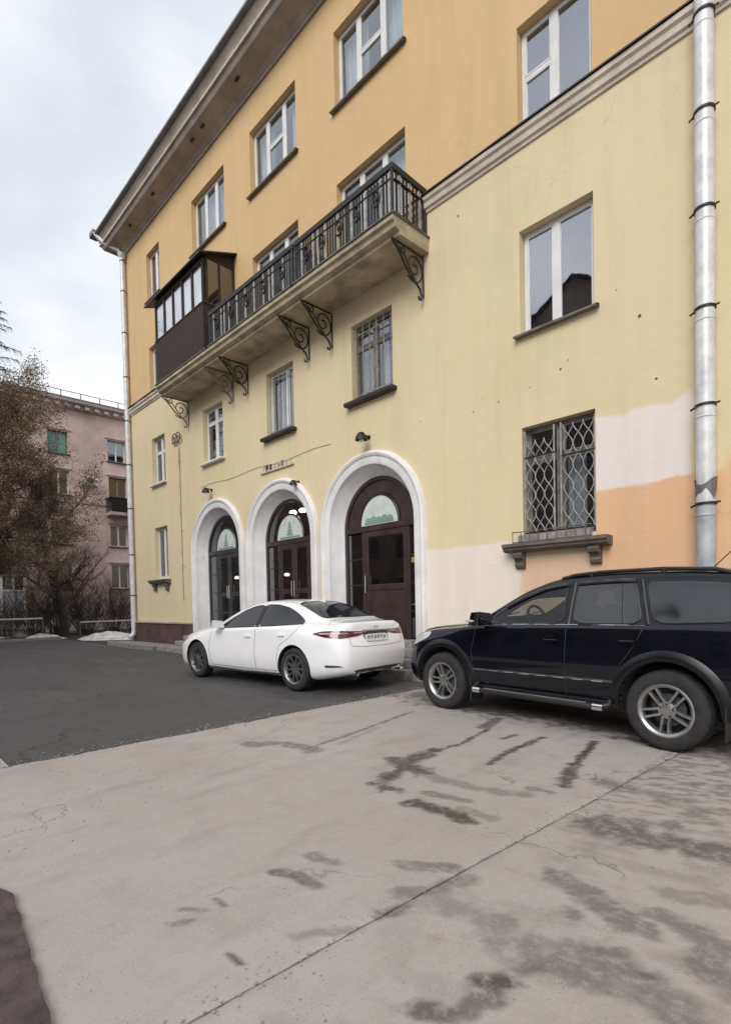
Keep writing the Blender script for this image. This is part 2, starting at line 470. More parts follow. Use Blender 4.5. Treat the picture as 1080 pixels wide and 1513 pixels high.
# concrete drive: big slabs with recessed joints; stains are spills, damp tracks and cracks with a shape of their own, plus a darker strip under one car
def seg_d(px, py, a, b):
    ax, ay = a; bx, by = b
    dx, dy = bx - ax, by - ay
    L = dx * dx + dy * dy
    t = 0.0 if L == 0 else max(0.0, min(1.0, ((px - ax) * dx + (py - ay) * dy) / L))
    return math.hypot(px - ax - t * dx, py - ay - t * dy)
STAINS = [  # polyline, half width, strength
    ([(-1.22, 2.46), (-1.03, 2.39), (-0.8, 2.3)], 0.07, 0.62),
    ([(-0.77, 2.46), (-0.66, 2.43), (-0.52, 2.38)], 0.06, 0.6),
    ([(-0.99, 1.82), (-0.89, 1.89), (-0.74, 1.95)], 0.11, 0.6),
    ([(-1.14, 1.82), (-1.01, 1.91)], 0.08, 0.45),
    ([(-0.62, 1.9), (-0.53, 1.88)], 0.1, 0.55),
    ([(-0.52, 2.23), (-0.45, 2.19)], 0.08, 0.6),
    ([(-1.3, 3.2), (-1.03, 3.2), (-0.7, 3.27)], 0.16, 0.75),
    ([(-1.2, 3.36), (-0.98, 3.47)], 0.08, 0.6),
    ([(-1.61, 3.98), (-1.41, 3.96)], 0.1, 0.6),
    ([(-0.78, 2.67), (-0.56, 2.76)], 0.06, 0.4),
    ([(-1.07, 1.59), (-1.0, 1.64)], 0.045, 0.95),
    ([(-1.14, 1.33), (-1.07, 1.38)], 0.04, 0.8),
    ([(-1.04, 1.45), (-1.0, 1.53)], 0.05, 0.7),
    ([(-0.99, 1.76), (-0.95, 1.79)], 0.03, 0.7),
    ([(-0.83, 2.03), (-0.78, 2.07)], 0.03, 0.65),
    ([(-0.68, 2.0), (-0.66, 2.01)], 0.02, 0.8),
    ([(-1.05, 2.22), (-0.99, 2.19)], 0.025, 0.6),
    ([(-1.82, 2.03), (-1.72, 2.09)], 0.05, 0.55),
    ([(-1.7, 2.12), (-1.63, 2.17)], 0.045, 0.6),
    ([(-1.68, 1.81), (-1.57, 1.93), (-1.52, 2.13)], 0.05, 0.5),
    ([(-1.62, 1.62), (-1.58, 1.73)], 0.03, 0.7),
    ([(-1.53, 1.88), (-1.25, 1.89)], 0.12, 0.42),
    ([(-2.26, 1.52), (-2.15, 1.58), (-1.99, 1.58)], 0.04, 0.75),
    ([(-2.28, 1.75), (-2.12, 1.8)], 0.04, 0.5),
    ([(-2.22, 0.95), (-2.18, 1.01)], 0.018, 0.6),
    ([(-2.29, 1.04), (-2.21, 1.1)], 0.018, 0.5),
    ([(-2.24, 1.18), (-2.18, 1.19)], 0.016, 0.75),
    ([(-1.85, 1.03), (-1.79, 1.03)], 0.018, 0.9),
    ([(-1.78, 1.26), (-1.63, 1.47)], 0.03, 0.4),
    ([(-2.35, 2.7), (-2.13, 2.71), (-1.95, 2.71)], 0.075, 1),
    ([(-2.42, 2.92), (-2.11, 2.97)], 0.04, 0.55),
    ([(-2.07, 2.84), (-1.84, 2.84)], 0.045, 0.4),
    ([(-2.58, 3.2), (-2.22, 3.22), (-1.87, 3.36)], 0.06, 0.45),
    ([(-1.92, 3.5), (-1.8, 3.51)], 0.04, 0.55),
    ([(-2.82, 2.78), (-2.59, 2.83)], 0.06, 0.95),
    ([(-3.09, 3.33), (-2.76, 3.26)], 0.1, 0.95),
    ([(-3.05, 3.55), (-3.0, 4.13), (-3.13, 4.8)], 0.03, 1),
    ([(-3.21, 4.85), (-3.33, 5.31)], 0.07, 0.8),
    ([(-2.47, 3.8), (-2.53, 4.19), (-2.55, 4.86)], 0.035, 0.95),
    ([(-2.82, 4.55), (-2.79, 4.79)], 0.035, 0.8),
    ([(-1.78, 3.72), (-1.93, 4.24)], 0.06, 0.9),
    ([(-1.93, 4.24), (-2.11, 5.04)], 0.035, 1),
    ([(-4.52, 2.79), (-4.31, 3.05), (-3.86, 3.06)], 0.09, 0.62),
    ([(-3.97, 3.03), (-4.07, 3.72), (-4.32, 4.98)], 0.022, 0.8),
    ([(-3.87, 3.37), (-4.06, 4.12)], 0.03, 0.35),
]
STAINS += [([(-3.05, 3.8), (-2.98, 3.4), (-2.86, 3.05), (-2.74, 2.78)], .085, 1.0)]
# broad darker strip of concrete beneath the off-roader
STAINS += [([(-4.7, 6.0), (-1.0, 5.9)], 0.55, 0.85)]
def stain_val(x, y):
    s = 0.0
    nx = noise.fractal(Vector((x * 11, y * 9, 0.3)), 0.8, 2.1, 5)
    n2 = noise.fractal(Vector((x * 2.2, y * 2.2, 9.3)), 0.9, 2.1, 3)
    for pl, w, k in STAINS:
        x0 = min(p[0] for p in pl) - w * 2.6; x1 = max(p[0] for p in pl) + w * 2.6
        y0 = min(p[1] for p in pl) - w * 2.6; y1 = max(p[1] for p in pl) + w * 2.6
        if not (x0 < x < x1 and y0 < y < y1): continue
        dd = min(seg_d(x, y, pl[i], pl[i + 1]) for i in range(len(pl) - 1))
        dd = dd / w + nx * (0.6 if w < .08 else 0.8) + n2 * 0.35
        s = max(s, k * max(0.0, min(1.0, (1.2 - dd) * (2.6 if w < .08 else 1.5))))
    # wavy melt marks east of the joint
    if x > -1.5:
        wv = noise.fractal(Vector((x * 2.4 + y * 0.8, y * 7.5 - x * 1.5, 4.0)), 0.8, 2.0, 4)
        k = max(0.0, min(1.0, (wv - 0.14) * 4.0)) * (0.16 + 0.3 * max(0.0, min(1.0, (y - 2.6) / 1.6)))
        s = max(s, k)
        if y > 3.2:                                # ripples of slush behind the wheel
            w3 = noise.fractal(Vector((x * 5.5 + y * 2.0, y * 13 - x * 5, 8.0)), 0.8, 2.0, 3)
            s = max(s, max(0.0, min(1.0, (w3 - 0.06) * 5)) * 0.55 * min(1.0, (y - 3.2) / .5))
    return s
def slab(x0, x1, y0, y1, step, name='concrete_slab', parent=None, t0=0.0, t1=0.0):
    """t0, t1: drift of the left and right edges per metre of Y"""
    nx = max(2, int((x1 - x0) / step)); ny = max(2, int((y1 - y0) / step))
    xs = np.linspace(x0, x1, nx + 1); ys = np.linspace(y0, y1, ny + 1)
    q = MB()
    vs, st = [], []
    for y in ys:
        xa, xb = x0 + t0 * y, x1 + t1 * y
        if step < .1:                              # broken arrises
            xa += (0.03 if t0 == 0.02 else 0.006) * noise.fractal(Vector((y * 7, x0, 2.0)), 0.8, 2.1, 4); xb += 0.006 * noise.fractal(Vector((y * 9, x1, 5.0)), 0.8, 2.1, 4)
        for u in np.linspace(0, 1, nx + 1):
            x = xa + (xb - xa) * u
            e = min(x - xa, xb - x, y - y0, y1 - y)
            chip = 0.006 * max(0.0, 1 - e / 0.02)
            s = stain_val(x, y) if step < 0.1 else 0.0
            vs.append((x, y, 0.006 * noise.noise(Vector((x * 0.8, y * 0.8, 1.7))) - chip)); st.append(s)
    fs = [(j * (nx + 1) + i, j * (nx + 1) + i + 1, (j + 1) * (nx + 1) + i + 1, (j + 1) * (nx + 1) + i) for j in range(ny) for i in range(nx)]
    rim = [i for i in range(nx + 1)] + [j * (nx + 1) + nx for j in range(1, ny + 1)] + [ny * (nx + 1) + i for i in range(nx - 1, -1, -1)] + [j * (nx + 1) for j in range(ny - 1, 0, -1)]
    o = len(vs)
    for i in rim:
        vs.append((vs[i][0], vs[i][1], -0.055)); st.append(0.0)
    for k in range(len(rim)):
        l = (k + 1) % len(rim)
        fs.append((rim[k], o + k, o + l, rim[l]))
    q.add(vs, fs)
    me = q.mesh(name, M['concrete'], 50)
    a = me.attributes.new('stain', 'FLOAT', 'POINT')
    a.data.foreach_set('value', st)
    return link(name, me, parent)
base = MB().box(-34, 16, -1.6, 7.4, -0.06, -0.040).build('pavement', M['joint'])
tag(base, kind='structure')
JX, JT = -1.70, 0.054
slab(-5.50, JX - 0.006, -1.55, 7.0, 0.026, parent=base, t0=0.02, t1=JT)
slab(JX + 0.006, 2.3, -1.55, 7.0, 0.03, parent=base, t0=JT)
slab(2.316, 6.2, -1.55, 7.0, 0.3, parent=base)
slab(-9.3, -5.516, -1.55, 0.98, 0.3, parent=base, t1=0.02)
slab(-13.2, -9.316, -1.55, 0.98, 0.3, parent=base)
slab(-17.1, -13.216, -1.55, 0.98, 0.3, parent=base)

# brown wet paving by the photographer's feet, with a chipped edge
bp = MB()
edge = [(-2.97, 0.525)] + [(-2.97 + .06 * k, 0.525 - .0052 * k + .006 * math.sin(k * 2.7) * math.sin(k * 1.1)) for k in range(1, 42)] + [(-0.4, 0.30), (-0.4, -0.7), (-4.2, -0.7), (-3.12, 0.475)]
bp.prism(edge, -0.004, 0.022, plane='XY')
tag(bp.build('path', M['brown_paving']), kind='structure')

# footway along the house with a kerb made of separate stones
fw = MB().box(-20.6, -15.95, 6.98, D, -0.05, 0.105).box(-6.15, 6, 7.16, D, -0.05, 0.105)
fo = fw.build('sidewalk', M['step_stone']); tag(fo, kind='structure')
kme = unit_box('kerb_stone', 0.97, 0.15, 0.2, M['kerb'], 0.015)
x = -20.1
while x < -16.2:
    link('kerb_stone', kme, fo, (x, 6.9, 0.03)); x += 0.985
x = -5.6
while x < 2:
    link('kerb_stone', kme, fo, (x, 7.08, 0.03)); x += 0.985
# kerb and snow on the far side of the yard
kb = MB().box(-27.15, -27.0, -10, 7.0, -0.06, 0.1)
tag(kb.build('kerb', M['kerb']), kind='structure')
def snow(cx, cy, rx, ry, hh, seed, label):
    q = MB(); n, rg = 36, 8
    vs = [(cx, cy, hh)]; fs = []
    for k in range(1, rg + 1):
        t = k / rg
        for i in range(n):
            w = 2 * math.pi * i / n
            rr = t * (1 + 0.35 * noise.noise(Vector((math.cos(w) * 1.6 + seed, math.sin(w) * 1.6, seed))))
            z = hh * (1 - t * t) * (1 + 0.5 * noise.noise(Vector((math.cos(w) * t * 4, math.sin(w) * t * 4, seed)))) - 0.07 * t
            vs.append((cx + rx * rr * math.cos(w), cy + ry * rr * math.sin(w), z))
    for i in range(n):
        fs.append((0, 1 + i, 1 + (i + 1) % n))
    for k in range(rg - 1):
        for i in range(n):
            a, b = 1 + k * n + i, 1 + k * n + (i + 1) % n
            fs.append((a, a + n, b + n, b))
    q.add(vs, fs)
    return tag(q.build('snow_patch', M['snow'], smooth=60), label, 'snow', 'old snow on the far lawn')
snow(-28.6, 6.6, 1.3, 0.85, 0.20, 1.0, 'small dirty snow patch left of the tree trunk')
snow(-26.0, 8.7, 1.8, 1.1, 0.26, 5.0, 'white snow patch right of the tree trunk beside the drainpipe')
snow(-33.0, 5.6, 1.6, 1.9, 0.16, 9.0, 'thin strip of snow at the left edge below the low fence')

# loose grit washed along the edges of the concrete
rg = random.Random(9); q = MB()
def pebble(x, y, r):
    z = r * .4; n = 5
    ring = [(x + r * math.cos(2 * math.pi * k / n + x * 9) * rg.uniform(.7, 1.2), y + r * math.sin(2 * math.pi * k / n + x * 9) * rg.uniform(.7, 1.2), z * rg.uniform(.2, .8)) for k in range(n)]
    q.add(ring + [(x, y, z * 1.5), (x, y, -.01)], [(k, (k + 1) % n, n) for k in range(n)] + [((k + 1) % n, k, n + 1) for k in range(n)])
for k in range(700):
    y = rg.uniform(.9, 6.8); pebble(-5.5 + .02 * y + rg.gauss(0, .10), y, rg.uniform(.004, .014))
for k in range(350):
    y = rg.uniform(-.5, 5); pebble(-1.70 + .054 * y + rg.gauss(0, .05), y, rg.uniform(.003, .008))
for k in range(700):
    x = rg.uniform(-5.3, .5); y = rg.uniform(.4, 5); pebble(x, y, rg.uniform(.002, .007))
tag(q.build('gravel', M['kerb']), 'fine grit scattered along the edge of the concrete', 'gravel', kind='stuff')
# ---------------------------------------------------------------- the yellow house
def wall_material():
    t = NT('painted_plaster')
    p, x, y, z = t.pos()
    big = t.noise(0.35, 5, 0.6); mid = t.noise(1.6, 6, 0.62); fine = t.noise(60, 3, 0.6); drip = t.noise(1.0, 5, 0.6, stretch=(3.0, 3.0, 0.25))
    up = t.mix(t.ramp(big, [(0.3, 0.0), (0.7, 1.0)]), (0.635, 0.435, 0.215), (0.695, 0.49, 0.255))
    up = t.mix(t.math('MULTIPLY', t.ramp(mid, [(0.42, 0.0), (0.7, 1.0)]), 0.35), up, (0.68, 0.49, 0.285))
    lo = t.mix(t.ramp(big, [(0.3, 0.0), (0.7, 1.0)]), (0.68, 0.575, 0.355), (0.75, 0.645, 0.415))
    lo = t.mix(t.math('MULTIPLY', t.ramp(mid, [(0.42, 0.0), (0.72, 1.0)]), 0.4), lo, (0.67, 0.59, 0.43))
    hue = t.noise(0.8, 3, 0.5, stretch=(1, 1, 0.7))
    lo = t.mix(t.math('MULTIPLY', t.ramp(hue, [(0.42, 0.0), (0.62, 1.0)]), 0.45), lo, (0.76, 0.625, 0.44))
    up = t.mix(t.math('MULTIPLY', t.ramp(hue, [(0.42, 0.0), (0.62, 1.0)]), 0.4), up, (0.71, 0.475, 0.28))
    wob = t.math('MULTIPLY', t.math('SUBTRACT', t.noise(1.3, 5, 0.65), 0.5), 0.55)
    wob2 = t.math('MULTIPLY', t.math('SUBTRACT', t.noise(2.2, 5, 0.6), 0.5), 0.22)
    # repairs in other paints, each with its own outline
    lo = t.mix(t.boxmask(x, z, -6.55, -4.42, -1, 2.34, 0.06, wob2), lo, (0.80, 0.725, 0.64))
    lo = t.mix(t.math('MULTIPLY', t.boxmask(x, z, -3.3, -1.95, 2.0, 4.0, 0.10, wob), 1.0), lo, (0.80, 0.73, 0.69))
    lo = t.mix(t.boxmask(x, z, -4.45, -3.2, -1, 2.05, 0.10, wob2), lo, (0.74, 0.50, 0.36))
    lo = t.mix(t.boxmask(x, z, -3.26, -1.6, -1, 2.93, 0.05, wob2), lo, (0.76, 0.48, 0.29))
    lo = t.mix(t.boxmask(x, z, -1.7, 6, -1, 3.1, 0.12, wob2), lo, (0.73, 0.49, 0.29))
    lo = t.mix(t.math('MULTIPLY', t.boxmask(x, z, -9.6, -6.1, 1.9, 3.4, 0.5, wob), 0.35), lo, (0.75, 0.66, 0.46))
    c = t.mix(t.math('MULTIPLY', t.math('SUBTRACT', z, 8.62), 40, clamp=True), lo, up)
    # rain streaks and grime
    c = t.mix(t.math('MULTIPLY', t.ramp(drip, [(0.50, 0.0), (0.72, 1.0)]), 0.14), c, (0.34, 0.29, 0.20))
    c = t.mix(t.math('MULTIPLY', t.ramp(t.noise(9, 5, 0.7), [(0.62, 0.0), (0.8, 1.0)]), 0.35), c, (0.45, 0.38, 0.26))
    splash = t.math('MULTIPLY', t.math('SUBTRACT', 0.9, t.math('ADD', z, wob)), 1.2, clamp=True)
    c = t.mix(t.math('MULTIPLY', splash, 0.4), c, (0.25, 0.21, 0.17))
    vo = t.n('ShaderNodeTexVoronoi', feature='DISTANCE_TO_EDGE'); vo.inputs['Scale'].default_value = 0.5
    mm = t.n('ShaderNodeVectorMath', operation='ADD'); nn = t.n('ShaderNodeTexNoise'); nn.inputs['Scale'].default_value = 1.6; nn.inputs['Detail'].default_value = 6
    t.l(p, nn.inputs['Vector']); t.l(p, mm.inputs[0]); t.l(nn.outputs['Color'], mm.inputs[1]); t.l(mm.outputs[0], vo.inputs['Vector'])
    crack = t.math('MULTIPLY', t.ramp(vo.outputs['Distance'], [(0.0, 1.0), (0.006, 0.0)]), t.ramp(t.noise(0.6, 3), [(0.50, 0.0), (0.60, 1.0)]))
    c = t.mix(t.math('MULTIPLY', crack, 0.22), c, (0.30, 0.25, 0.17))
    spot = t.math('MULTIPLY', t.ramp(t.noise(22, 4, 0.7), [(0.66, 0.0), (0.72, 1.0)]), t.ramp(t.noise(1.1, 4), [(0.5, 0.0), (0.62, 1.0)]))
    c = t.mix(t.math('MULTIPLY', spot, 0.5), c, (0.40, 0.35, 0.28))
    trowel = t.noise(7, 5, 0.6, stretch=(1, 1, 1.6))
    hgt = t.math('ADD', t.math('MULTIPLY', fine, 0.3), t.math('ADD', mid, t.math('MULTIPLY', trowel, 0.6)))
    return t.bsdf(c, 0.88, bump=hgt, bstr=0.5, bdist=0.012, spec=0.25)
M['wall'] = wall_material()

XL, XR, ZT = -20.5, 5.0, 14.5
house = thing('apartment_building', 'four-storey yellow apartment house with three white arched doorways and iron balconies', 'building', (-8, D, 0))

# openings: x0, x1, z0, z1
F1, F2, F3, F4 = (2.32, 4.08), (5.55, 7.15), (8.74, 10.27), (11.83, 13.43)
RX = (-4.37, -3.21); AX = (-8.63, -6.69); BX = (-11.91, -9.98); CX = (-15.11, -13.21); EX = (-18.44, -17.42)
ax = (-8.28, -7.11); bx_ = (-11.44, -10.31); cx_ = (-14.78, -13.62)
OPEN = []
for X in (RX, EX):
    for F in (F1, F2, F3, F4): OPEN.append((*X, *F))
for X in (AX, BX, CX):
    OPEN.append((*X, *F4)); OPEN.append((*X, 8.0, F3[1]))
for X in (ax, bx_, cx_): OPEN.append((*X, *F2))
N2X = (-0.4, 0.8)
for F in (F1, F2, F3, F4): OPEN.append((*N2X, *F))
ARCH = [-7.86, -11.0, -14.14]
R_IN, R_OUT, ZS = 1.05, 1.52, 2.95
R_W = 1.25                                     # hole in the wall, hidden under the surround
for c in ARCH: OPEN.append((c - R_W, c + R_W, 0.0, ZS + R_W))

w = MB()
xs = sorted({XL, XR} | {o[0] for o in OPEN} | {o[1] for o in OPEN})
zs = sorted({0.0, ZT} | {o[2] for o in OPEN} | {o[3] for o in OPEN})
def inside(xm, zm):
    return any(o[0] < xm < o[1] and o[2] < zm < o[3] for o in OPEN)
for i in range(len(xs) - 1):
    j = 0
    while j < len(zs) - 1:
        if inside((xs[i] + xs[i + 1]) / 2, (zs[j] + zs[j + 1]) / 2): j += 1; continue
        k = j
        while k + 1 < len(zs) - 1 and not inside((xs[i] + xs[i + 1]) / 2, (zs[k + 1] + zs[k + 2]) / 2): k += 1
        w.add([(xs[i], D, zs[j]), (xs[i + 1], D, zs[j]), (xs[i + 1], D, zs[k + 1]), (xs[i], D, zs[k + 1])], [(0, 1, 2, 3)])
        j = k + 1
REV = 0.20
for (x0, x1, z0, z1) in OPEN[:-3]:
    for a, b in (((x0, z0), (x1, z0)), ((x1, z0), (x1, z1)), ((x1, z1), (x0, z1)), ((x0, z1), (x0, z0))):
        w.add([(a[0], D, a[1]), (b[0], D, b[1]), (b[0], D + REV + 0.1, b[1]), (a[0], D + REV + 0.1, a[1])], [(0, 1, 2, 3)])
# spandrels above the arches
for c in ARCH:
    n = 24
    for s in (-1, 1):
        pts = [(c + s * R_W * math.cos(math.pi / 2 * k / n), ZS + R_W * math.sin(math.pi / 2 * k / n)) for k in range(n + 1)]
        for k in range(n):
            a, b = pts[k], pts[k + 1]
            w.add([(a[0], D, a[1]), (c + s * R_W, D, a[1]), (c + s * R_W, D, b[1]), (b[0], D, b[1])], [(0, 1, 2, 3)])
# side walls, back and inside
w.add([(XL, D, 0), (XL, D + 12, 0), (XL, D + 12, ZT), (XL, D, ZT)], [(0, 1, 2, 3)])
w.add([(XR, D, 0), (XR, D + 12, 0), (XR, D + 12, ZT), (XR, D, ZT)], [(0, 1, 2, 3)])
w.add([(XL, D + 12, 0), (XR, D + 12, 0), (XR, D + 12, ZT), (XL, D + 12, ZT)], [(0, 1, 2, 3)])
me = bpy.data.meshes.new('wall'); me.from_pydata(w.v, [], w.f); me.materials.append(M['wall']); me.update()
wall = link('wall', me, house)

# string course with its metal cover, broken at the balcony doors
def course(x0, x1):
    q = MB()
    prof = [(0.0, 8.40), (-0.03, 8.40), (-0.035, 8.44), (-0.07, 8.46), (-0.08, 8.54), (-0.115, 8.57), (-0.12, 8.64), (0.0, 8.68)]
    n = max(1, int((x1 - x0) / 0.8))
    for k in range(n):
        a, b = x0 + (x1 - x0) * k / n, x0 + (x1 - x0) * (k + 1) / n
        pa = [(a, D + yy, zz) for yy, zz in prof]; pb = [(b, D + yy, zz) for yy, zz in prof]
        L = len(prof)
        q.add(pa + pb, [(i, i + 1, L + i + 1, L + i) for i in range(L - 1)])
    q.add([(x0, D + yy, zz) for yy, zz in prof], [tuple(range(len(prof)))])
    q.add([(x1, D + yy, zz) for yy, zz in prof], [tuple(range(len(prof)))])
    o = q.build('string_course', M['cream_plaster'], house)
    f = MB(); n = max(3, int((x1 - x0) / 0.18)); vs = []
    for k in range(n + 1):
        xx = x0 + (x1 - x0) * k / n
        wv = 0.018 * noise.noise(Vector((xx * 1.7, 0, 0)))
        vs += [(xx, D + 0.01, 8.73), (xx, D - 0.145 + wv, 8.672 + wv * 0.6), (xx, D - 0.147 + wv, 8.645 + wv)]
    fs = []
    for k in range(n):
        fs += [(3 * k, 3 * k + 1, 3 * k + 4, 3 * k + 3), (3 * k + 1, 3 * k + 2, 3 * k + 5, 3 * k + 4)]
    f.add(vs, fs).build('flashing', M['dark_flashing'], o)
for a, b in ((XL - 0.05, CX[0] - 0.05), (CX[1] + 0.05, BX[0] - 0.05), (BX[1] + 0.05, AX[0] - 0.05), (AX[1] + 0.05, XR)): course(a, b)

# main cornice, soffit curving out to a fascia, sheet-metal roof
q = MB()
prof = [(0.0, 14.28), (-0.05, 14.28), (-0.06, 14.33), (-0.12, 14.37), (-0.16, 14.42), (-0.42, 14.50), (-0.54, 14.54), (-0.58, 14.60), (-0.60, 14.65), (-0.63, 14.66), (-0.64, 14.72), (-0.66, 14.82), (-0.71, 14.90), (-0.74, 14.94), (-0.74, 15.0)]
def corn(prof, q, over=0.8):
    L = len(prof)
    n = 30
    rows = []
    for k in range(n + 1):
        rows.append([(0.0 + XR + (XL - XR) * k / n + (yy * 0.75 if k == n else 0.0), D + yy, zz) for yy, zz in prof])
    rows.append([(XL + yy * 0.75, D + 12, zz) for yy, zz in prof])
    for a, b in zip(rows[:-1], rows[1:]):
        q.add(a + b, [(i, i + 1, L + i + 1, L + i) for i in range(L - 1)])
corn(prof, q)
cornice = q.build('cornice', M['grey_plaster'], house, 25)
q = MB(); corn([(-0.635, 14.665), (-0.66, 14.665), (-0.665, 14.715), (-0.642, 14.72)], q); q.build('moulding', M['cream_plaster'], cornice)
q = MB(); corn([(-0.72, 14.97), (-0.82, 14.97), (-0.85, 15.0), (-0.85, 15.06), (-0.81, 15.08), (-0.5, 15.16)], q)
gut = q.build('gutter', M['zinc'], house)
q = MB()
q.add([(XL - 0.62, D - 0.82, 15.07), (XR, D - 0.82, 15.07), (XR, D + 6, 17.4), (XL + 5, D + 6, 17.4), (XL - 0.9, D + 12.9, 15.17), (XR, D + 12.9, 15.17)], [(0, 1, 2, 3), (0, 3, 4), (3, 2, 5, 4)])
q.build('roof', M['zinc'], house)
# box end of the gutter at the corner
q = MB().bev(XL - 0.80, XL - 0.42, D - 0.90, D - 0.62, 15.0, 15.2, 0.02)
q.build('gutter_end', M['zinc'], house)
# small vent holes in the soffit: dark slots
for xx in (-18.9, -17.0, -14.3, -13.7, -11.9, -9.2):
    MB().box(xx, xx + 0.16, D - 0.4, D - 0.34, 14.46, 14.485).build('vent_slot', M['black_iron'], cornice)

# plinth of the left bay
q = MB().bev(XL - 0.07, -15.72, D - 0.07, D + 0.02, 0.1, 0.78, 0.015)
pl = q.build('plinth', M['plinth'], house)
MB().bev(XL - 0.11, -15.7, D - 0.11, D + 0.02, 0.782, 0.85, 0.015).build('coping', M['grey_plaster'], pl)
MB().bev(-6.30, XR, D - 0.05, D + 0.02, 0.1, 0.55, 0.015).build('plinth', M['plinth'], house)

# ---------------------------------------------------------------- windows
def curtain_mesh(q, x0, x1, z0, z1, y, amp=0.035, per=0.13):
    n = max(6, int((x1 - x0) / 0.025))
    vs = []
    ph = random.random() * 6
    for k in range(n + 1):
        xx = x0 + (x1 - x0) * k / n
        yy = y + amp * math.sin(xx / per * 6.283 + ph + 1.3 * math.sin(xx * 5 + ph))
        vs += [(xx, yy, z0), (xx, yy * 0.7 + y * 0.3, z1)]
    q.add(vs, [(2 * k, 2 * k + 2, 2 * k + 3, 2 * k + 1) for k in range(n)])

def window(x0, x1, z0, z1, cols, frame='pvc', gl='glass', transom=None, sill='thin', curtains=(), recess=REV, parent=None, rows=None):
    """cols: relative widths of the sashes; transom: height fraction of a cross bar in given sash"""
    parent = parent or house
    y0 = D + recess - 0.06; y1 = D + recess
    fw = 0.055
    m = 0.004
    q = MB()
    X0, X1, Z0, Z1 = x0 + m, x1 - m, z0 + m, z1 - m
    q.bev(X0, X1, y0, y1, Z0, Z0 + fw, 0.006); q.bev(X0, X1, y0, y1, Z1 - fw, Z1, 0.006)
    q.bev(X0, X0 + fw, y0 + 0.001, y1 - 0.001, Z0 + fw, Z1 - fw, 0.006); q.bev(X1 - fw, X1, y0 + 0.001, y1 - 0.001, Z0 + fw, Z1 - fw, 0.006)
    o = None
    tot = sum(cols); xa = X0 + fw; W = X1 - X0 - 2 * fw
    panes = []
    for i, c in enumerate(cols):
        xb = xa + W * c / tot
        a = xa + (0.04 if i else 0.0); b = xb - (0.04 if i < len(cols) - 1 else 0.0)
        if i < len(cols) - 1: q.bev(xb - 0.04, xb + 0.04, y0 - 0.012, y1 - 0.002, Z0 + fw, Z1 - fw, 0.008)
        za, zb = Z0 + fw, Z1 - fw
        # sash frame
        s = 0.038
        cuts = [za]
        if transom and i in transom:
            zc = za + (zb - za) * transom[i]
            q.bev(a, b, y0 - 0.004, y1 - 0.012, zc - 0.03, zc + 0.03, 0.006)
            panes.append((a, b, za, zc - 0.03)); panes.append((a, b, zc + 0.03, zb))
        else:
            panes.append((a, b, za, zb))
        xa = xb
    for (a, b, za, zb) in panes:
        s = 0.03
        q.bev(a, b, y0 - 0.008, y1 - 0.014, za, za + s, 0.004); q.bev(a, b, y0 - 0.008, y1 - 0.014, zb - s, zb, 0.004)
        q.bev(a, a + s, y0 - 0.007, y1 - 0.015, za + s, zb - s, 0.004); q.bev(b - s, b, y0 - 0.007, y1 - 0.015, za + s, zb - s, 0.004)
    o = q.build('window', M[frame], parent)
    for (a, b, za, zb) in panes:
        MB().box(a + 0.02, b - 0.02, y0 + 0.018, y0 + 0.024, za + 0.02, zb - 0.02).build('pane', M[gl], o)
    for (fa, fb, ft, cm) in curtains:
        cq = MB(); curtain_mesh(cq, x0 + (x1 - x0) * fa, x0 + (x1 - x0) * fb, z0 + 0.03, z1 - (z1 - z0) * ft, D + recess + 0.16)
        cq.build('curtain', M[cm], o, 60)
    # the room behind
    rq = MB(); a, b = x0 - 0.5, x1 + 0.5
    yb = D + recess + 0.11; ye = D + recess + 2.2
    rq.add([(a, yb, z0 - 0.6), (b, yb, z0 - 0.6), (b, ye, z0 - 0.6), (a, ye, z0 - 0.6), (a, yb, z1 + 0.3), (b, yb, z1 + 0.3), (b, ye, z1 + 0.3), (a, ye, z1 + 0.3)],
           [(0, 1, 2, 3), (4, 7, 6, 5), (3, 2, 6, 7), (0, 3, 7, 4), (1, 5, 6, 2)])
    rq.build('room', M['room'], o)
    if sill == 'thin':
        sq = MB(); sq.add([(x0 - 0.08, D + recess - 0.05, z0 + 0.01), (x1 + 0.08, D + recess - 0.05, z0 + 0.01), (x1 + 0.08, D - 0.10, z0 - 0.035), (x0 - 0.08, D - 0.10, z0 - 0.035), (x1 + 0.08, D - 0.10, z0 - 0.065), (x0 - 0.08, D - 0.10, z0 - 0.065), (x0 - 0.08, D + 0.0, z0 - 0.06), (x1 + 0.08, D + 0.0, z0 - 0.06)],
                          [(0, 1, 2, 3), (3, 2, 4, 5), (5, 4, 7, 6)])
        sq.build('sill', M['zinc'], o)
    elif sill == 'dark':
        sq = MB().bev(x0 - 0.13, x1 + 0.10, D - 0.15, D + recess - 0.05, z0 - 0.075, z0 + 0.006, 0.012)
        sq.build('sill', M['dark_flashing'], o)
    elif sill == 'white':
        sq = MB().bev(x0 - 0.08, x1 + 0.08, D - 0.12, D + recess - 0.05, z0 - 0.05, z0 + 0.006, 0.01)
        sq.build('sill', M['white_plaster'], o)
    return o

# right bay
window(*RX, *F4, (1, 1), gl='glass_sky')
window(*RX, *F3, (0.92, 1.08), gl='glass_sky', transom={0: 0.52}, sill=None)
window(*RX, *F2, (0.92, 1.08), gl='glass_sky', curtains=((0.0, 1.0, 0.0, 'curtain_warm'),))
for F in (F2, F3, F4): window(*N2X, *F, (1, 1), gl='glass_sky')
window(*N2X, *F1, (1, 1))
